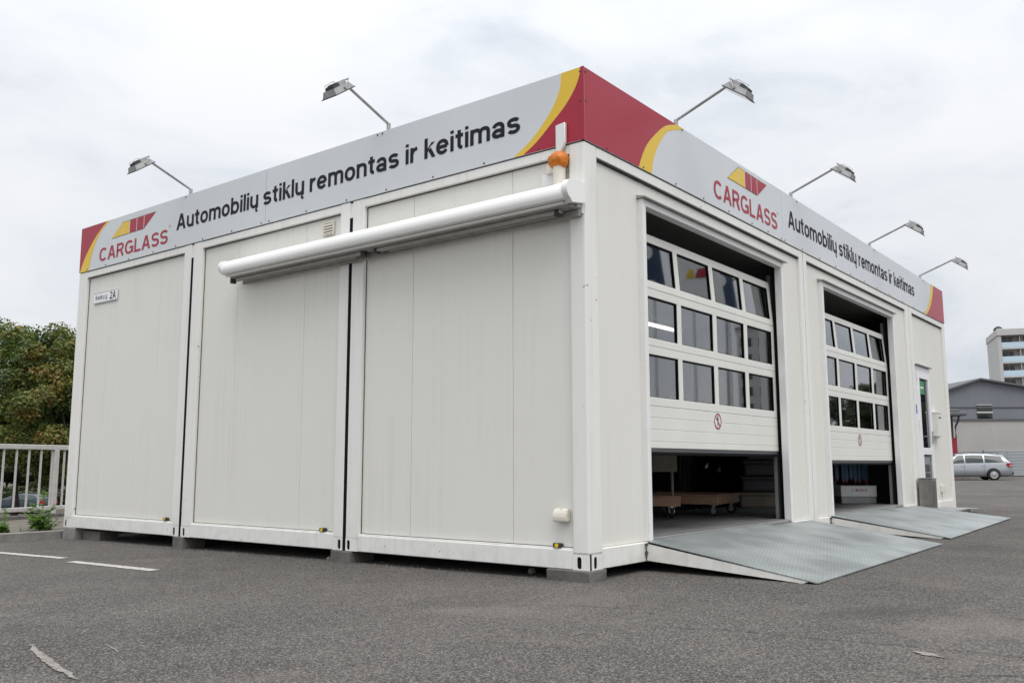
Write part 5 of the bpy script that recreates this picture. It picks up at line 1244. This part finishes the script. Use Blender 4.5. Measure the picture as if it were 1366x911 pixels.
# red kiosk with a dark canopy
D_ = 57.0; k_ = D_ / 1193.5; X = lambda px: (px - 1270) * k_; Zq = lambda py: mz(py, D_) - zg
ki = cframe('red_kiosk', 1270, D_, zg); tag(ki, 'small red booth with dark flat canopy at the workshop end', 'kiosk')
B().box((X(1225), 0, 0), (X(1278.5), 2.4, Zq(585))).obj('lower_wall', 'red_metal', ki); B().box((X(1225), .1, Zq(585)), (X(1275.5), 2.3, Zq(556))).obj('upper_wall', 'lamp_dark', ki)
B().box((X(1220), -.7, Zq(556)), (X(1287), 2.9, Zq(551)), .05).obj('canopy', 'roof', ki); B().box((X(1225), -.4, Zq(551)), (X(1281), 2.6, Zq(547)), .05).obj('canopy_top', 'roof', ki)
B().tube([(X(1276.5), -.1, Zq(585)), (X(1276.5), -.1, Zq(570)), (X(1279), -.25, Zq(563)), (X(1280), -.3, Zq(556))], .06, 6).obj('bracket', 'lamp_dark', ki)
for px in (1271.5, 1275): B().box((X(px) - .02, -.015, .1), (X(px) + .02, -.001, Zq(586))).obj('batten', 'red_metal', ki)
# kerb and verge under the parked car
a = rayp(1230, 619, 53); b = rayp(1480, 619, 53)
vp = [a, b, b + FWH * 2.2, a + FWH * 2.2]
hseg('verge', [(q.x, q.y) for q in vp], lambda x, y: gz(x, y) - .1, lambda x, y: gz(x, y) + .10, 'soil')
kp_ = [a - FWH * .2, b - FWH * .2, b - FWH * .002, a - FWH * .002]
hseg('verge_kerb', [(q.x, q.y) for q in kp_], lambda x, y: gz(x, y) - .1, lambda x, y: gz(x, y) + .13, 'concrete')
# apartment tower
D_ = 171.0; k_ = D_ / 1193.5; zt_ = -.5
tw = cframe('apartment_tower', 1344, D_, zt_, R(-20)); tag(tw, 'pale apartment tower with glazed balconies rising behind the warehouse', 'building')
Zq = lambda py: mz(py, D_) - zt_
TOP = Zq(438.5); WX = 26.0; st_ = 19.2 * k_
X = lambda px: (px - 1330) * k_
B().box((0, 1.6, 0), (WX, 13, TOP - 1.2)).obj('core_wall', 'tower_back', tw)
B().box((-.15, -.4, 0), (.45, 13.2, TOP - .1)).obj('side_wall', 'tower_wall', tw)
B().box((-.3, -.6, TOP - 1.3), (WX, 13.3, TOP + .05), .08).obj('parapet', 'tower_wall', tw)
B().lathe([(.9, 0), (.85, .35), (.6, .65), (.25, .85), (.001, .9)], (X(1333), 2, TOP), 'Z', 12).obj('roof_vent', 'curtain', tw)
B().box((X(1362), 5, TOP), (X(1385), 9, TOP + .7), .1).obj('roof_house', 'tower_wall', tw)
rail_z = [460 - 5.5 + 19.2 * i for i in range(-0, 9)]
sl_m = B().box((.46, -.25, -.22), (11.5, 1.58, 0), .02).mesh('balcony_slab'); gl_m = B().box((.46, -.25, .04), (11.5, -.17, 1.12)).mesh('balcony_glass')
w_m = B().box((0, 1.53, 0), (1.9, 1.58, 1.9)).mesh('window'); m_m = B().box((.93, 1.47, 0), (.99, 1.525, 1.9)).mesh('mullion'); p_m = B().box((0, -.1, .0), (.12, 1.5, 2.52)).mesh('balcony_divider')
for i in range(9):
    z = Zq(464.5 + 19.2 * i) ;
    if z < .5: continue
    o = link('balcony_slab', sl_m, M['slab'], tw); o.location = (0, 0, z); g_ = link('balcony_glass', gl_m, M['bal_glass'], o)
    for x in (.8, 4.6, 8.0):
        o = link('window', w_m, M['dark_glass'], tw); o.location = (x, 0, z + .35); link('mullion', m_m, M['slab'], o)
    for x in (3.6, 7.4): o = link('balcony_divider', p_m, M['tower_wall'], tw); o.location = (x, 0, z)
# ------------------------------------------------------------------ across the yard, mirrored in the panes
lp = empty('street_lamp', (10.4, 25.9, gz(10.4, 25.9))); tag(lp, 'tall grey street lamp standing across the yard', 'street lamp')
B().tube([(0, 0, 0), (0, 0, 4), (0, 0, 8.4), (-.3, 0, 8.9), (-1.4, 0, 9.1)], [.09, .075, .06, .05, .04], 10).obj('mast', 'galv', lp); B().box((-2.0, -.14, 9.04), (-1.35, .14, 9.18), .04).obj('lamp_head', 'lamp_grey', lp)
B().cyl((0, 0, 0), (0, 0, .9), .12, .11, 12).obj('base_door', 'galv', lp)
fb = empty('far_block', (56, 146, -.3), R(-22)); tag(fb, 'pale apartment block across the yard mirrored in the bay door panes', 'building')
B().box((-6, -6, 0), (6, 6, 24), .05).obj('wall', 'tower_wall', fb); B().box((-6.3, -6.3, 24.002), (6.3, 6.3, 24.6), .05).obj('parapet', 'slab', fb)
wm_ = B().box((0, -6.06, 0), (1.8, -6.003, 1.5)).mesh('window')
for i in range(8):
    for j in range(4): o = link('window', wm_, M['dark_glass'], fb); o.location = (-5.4 + j * 3.0, 0, 1.2 + i * 2.8)
GF = 'flagpoles across the yard'
for k, (y, cl, lab) in enumerate(((14.0, 'navy', 'flagpole with a navy flag nearest the workshop doors'), (16.1, 'white', 'flagpole with a white flag bearing the yellow and red emblem'), (18.3, 'navy', 'flagpole with a navy flag farthest from the workshop doors'))):
    f_ = empty('flagpole', (6.9, y, gz(6.9, y)), R(150)); tag(f_, lab, 'flagpole', GF)
    B().tube([(0, 0, 0), (0, 0, 4), (0, 0, 8.3)], [.05, .042, .03], 10).obj('pole', 'white', f_)
    us_ = np.linspace(.04, 1.25 if cl == 'white' else .72, 12); zs_ = np.linspace(4.8, 8.1, 10)
    V, F = gridmesh(list(us_), list(zs_), lambda u, z: (u, .09 * math.sin(u * 5 + z * 1.3) * u, z - .12 * u))
    me = bpy.data.meshes.new('flag'); me.from_pydata(V, [], F); fo = link('flag', me, M[cl], f_, True)
    if cl == 'white':
        wv = lambda u, z: (u, .09 * math.sin(u * 5 + z * 1.3) * u + .012, z - .12 * u)
        for m_, a_, b_ in (('yellow', .35, .58), ('red', .60, .95)):
            bb = B(); bb.poly([wv(a_, 6.75), wv(b_, 6.75), wv(b_, 7.0), wv(a_ + .1, 7.0)]); bb.obj('emblem', m_, fo)
    else:
        for z in (5.3, 6.2, 7.1):
            bb = B(); n = 16
            bb.poly([(.38 + .16 * math.cos(6.2832 * i / n), .09 * math.sin((.38 + .16 * math.cos(6.2832 * i / n)) * 5 + (z + .18 * math.sin(6.2832 * i / n)) * 1.3) * (.38 + .16 * math.cos(6.2832 * i / n)) + .012, z + .18 * math.sin(6.2832 * i / n) - .08) for i in range(n)]); bb.obj('emblem', 'white', fo)
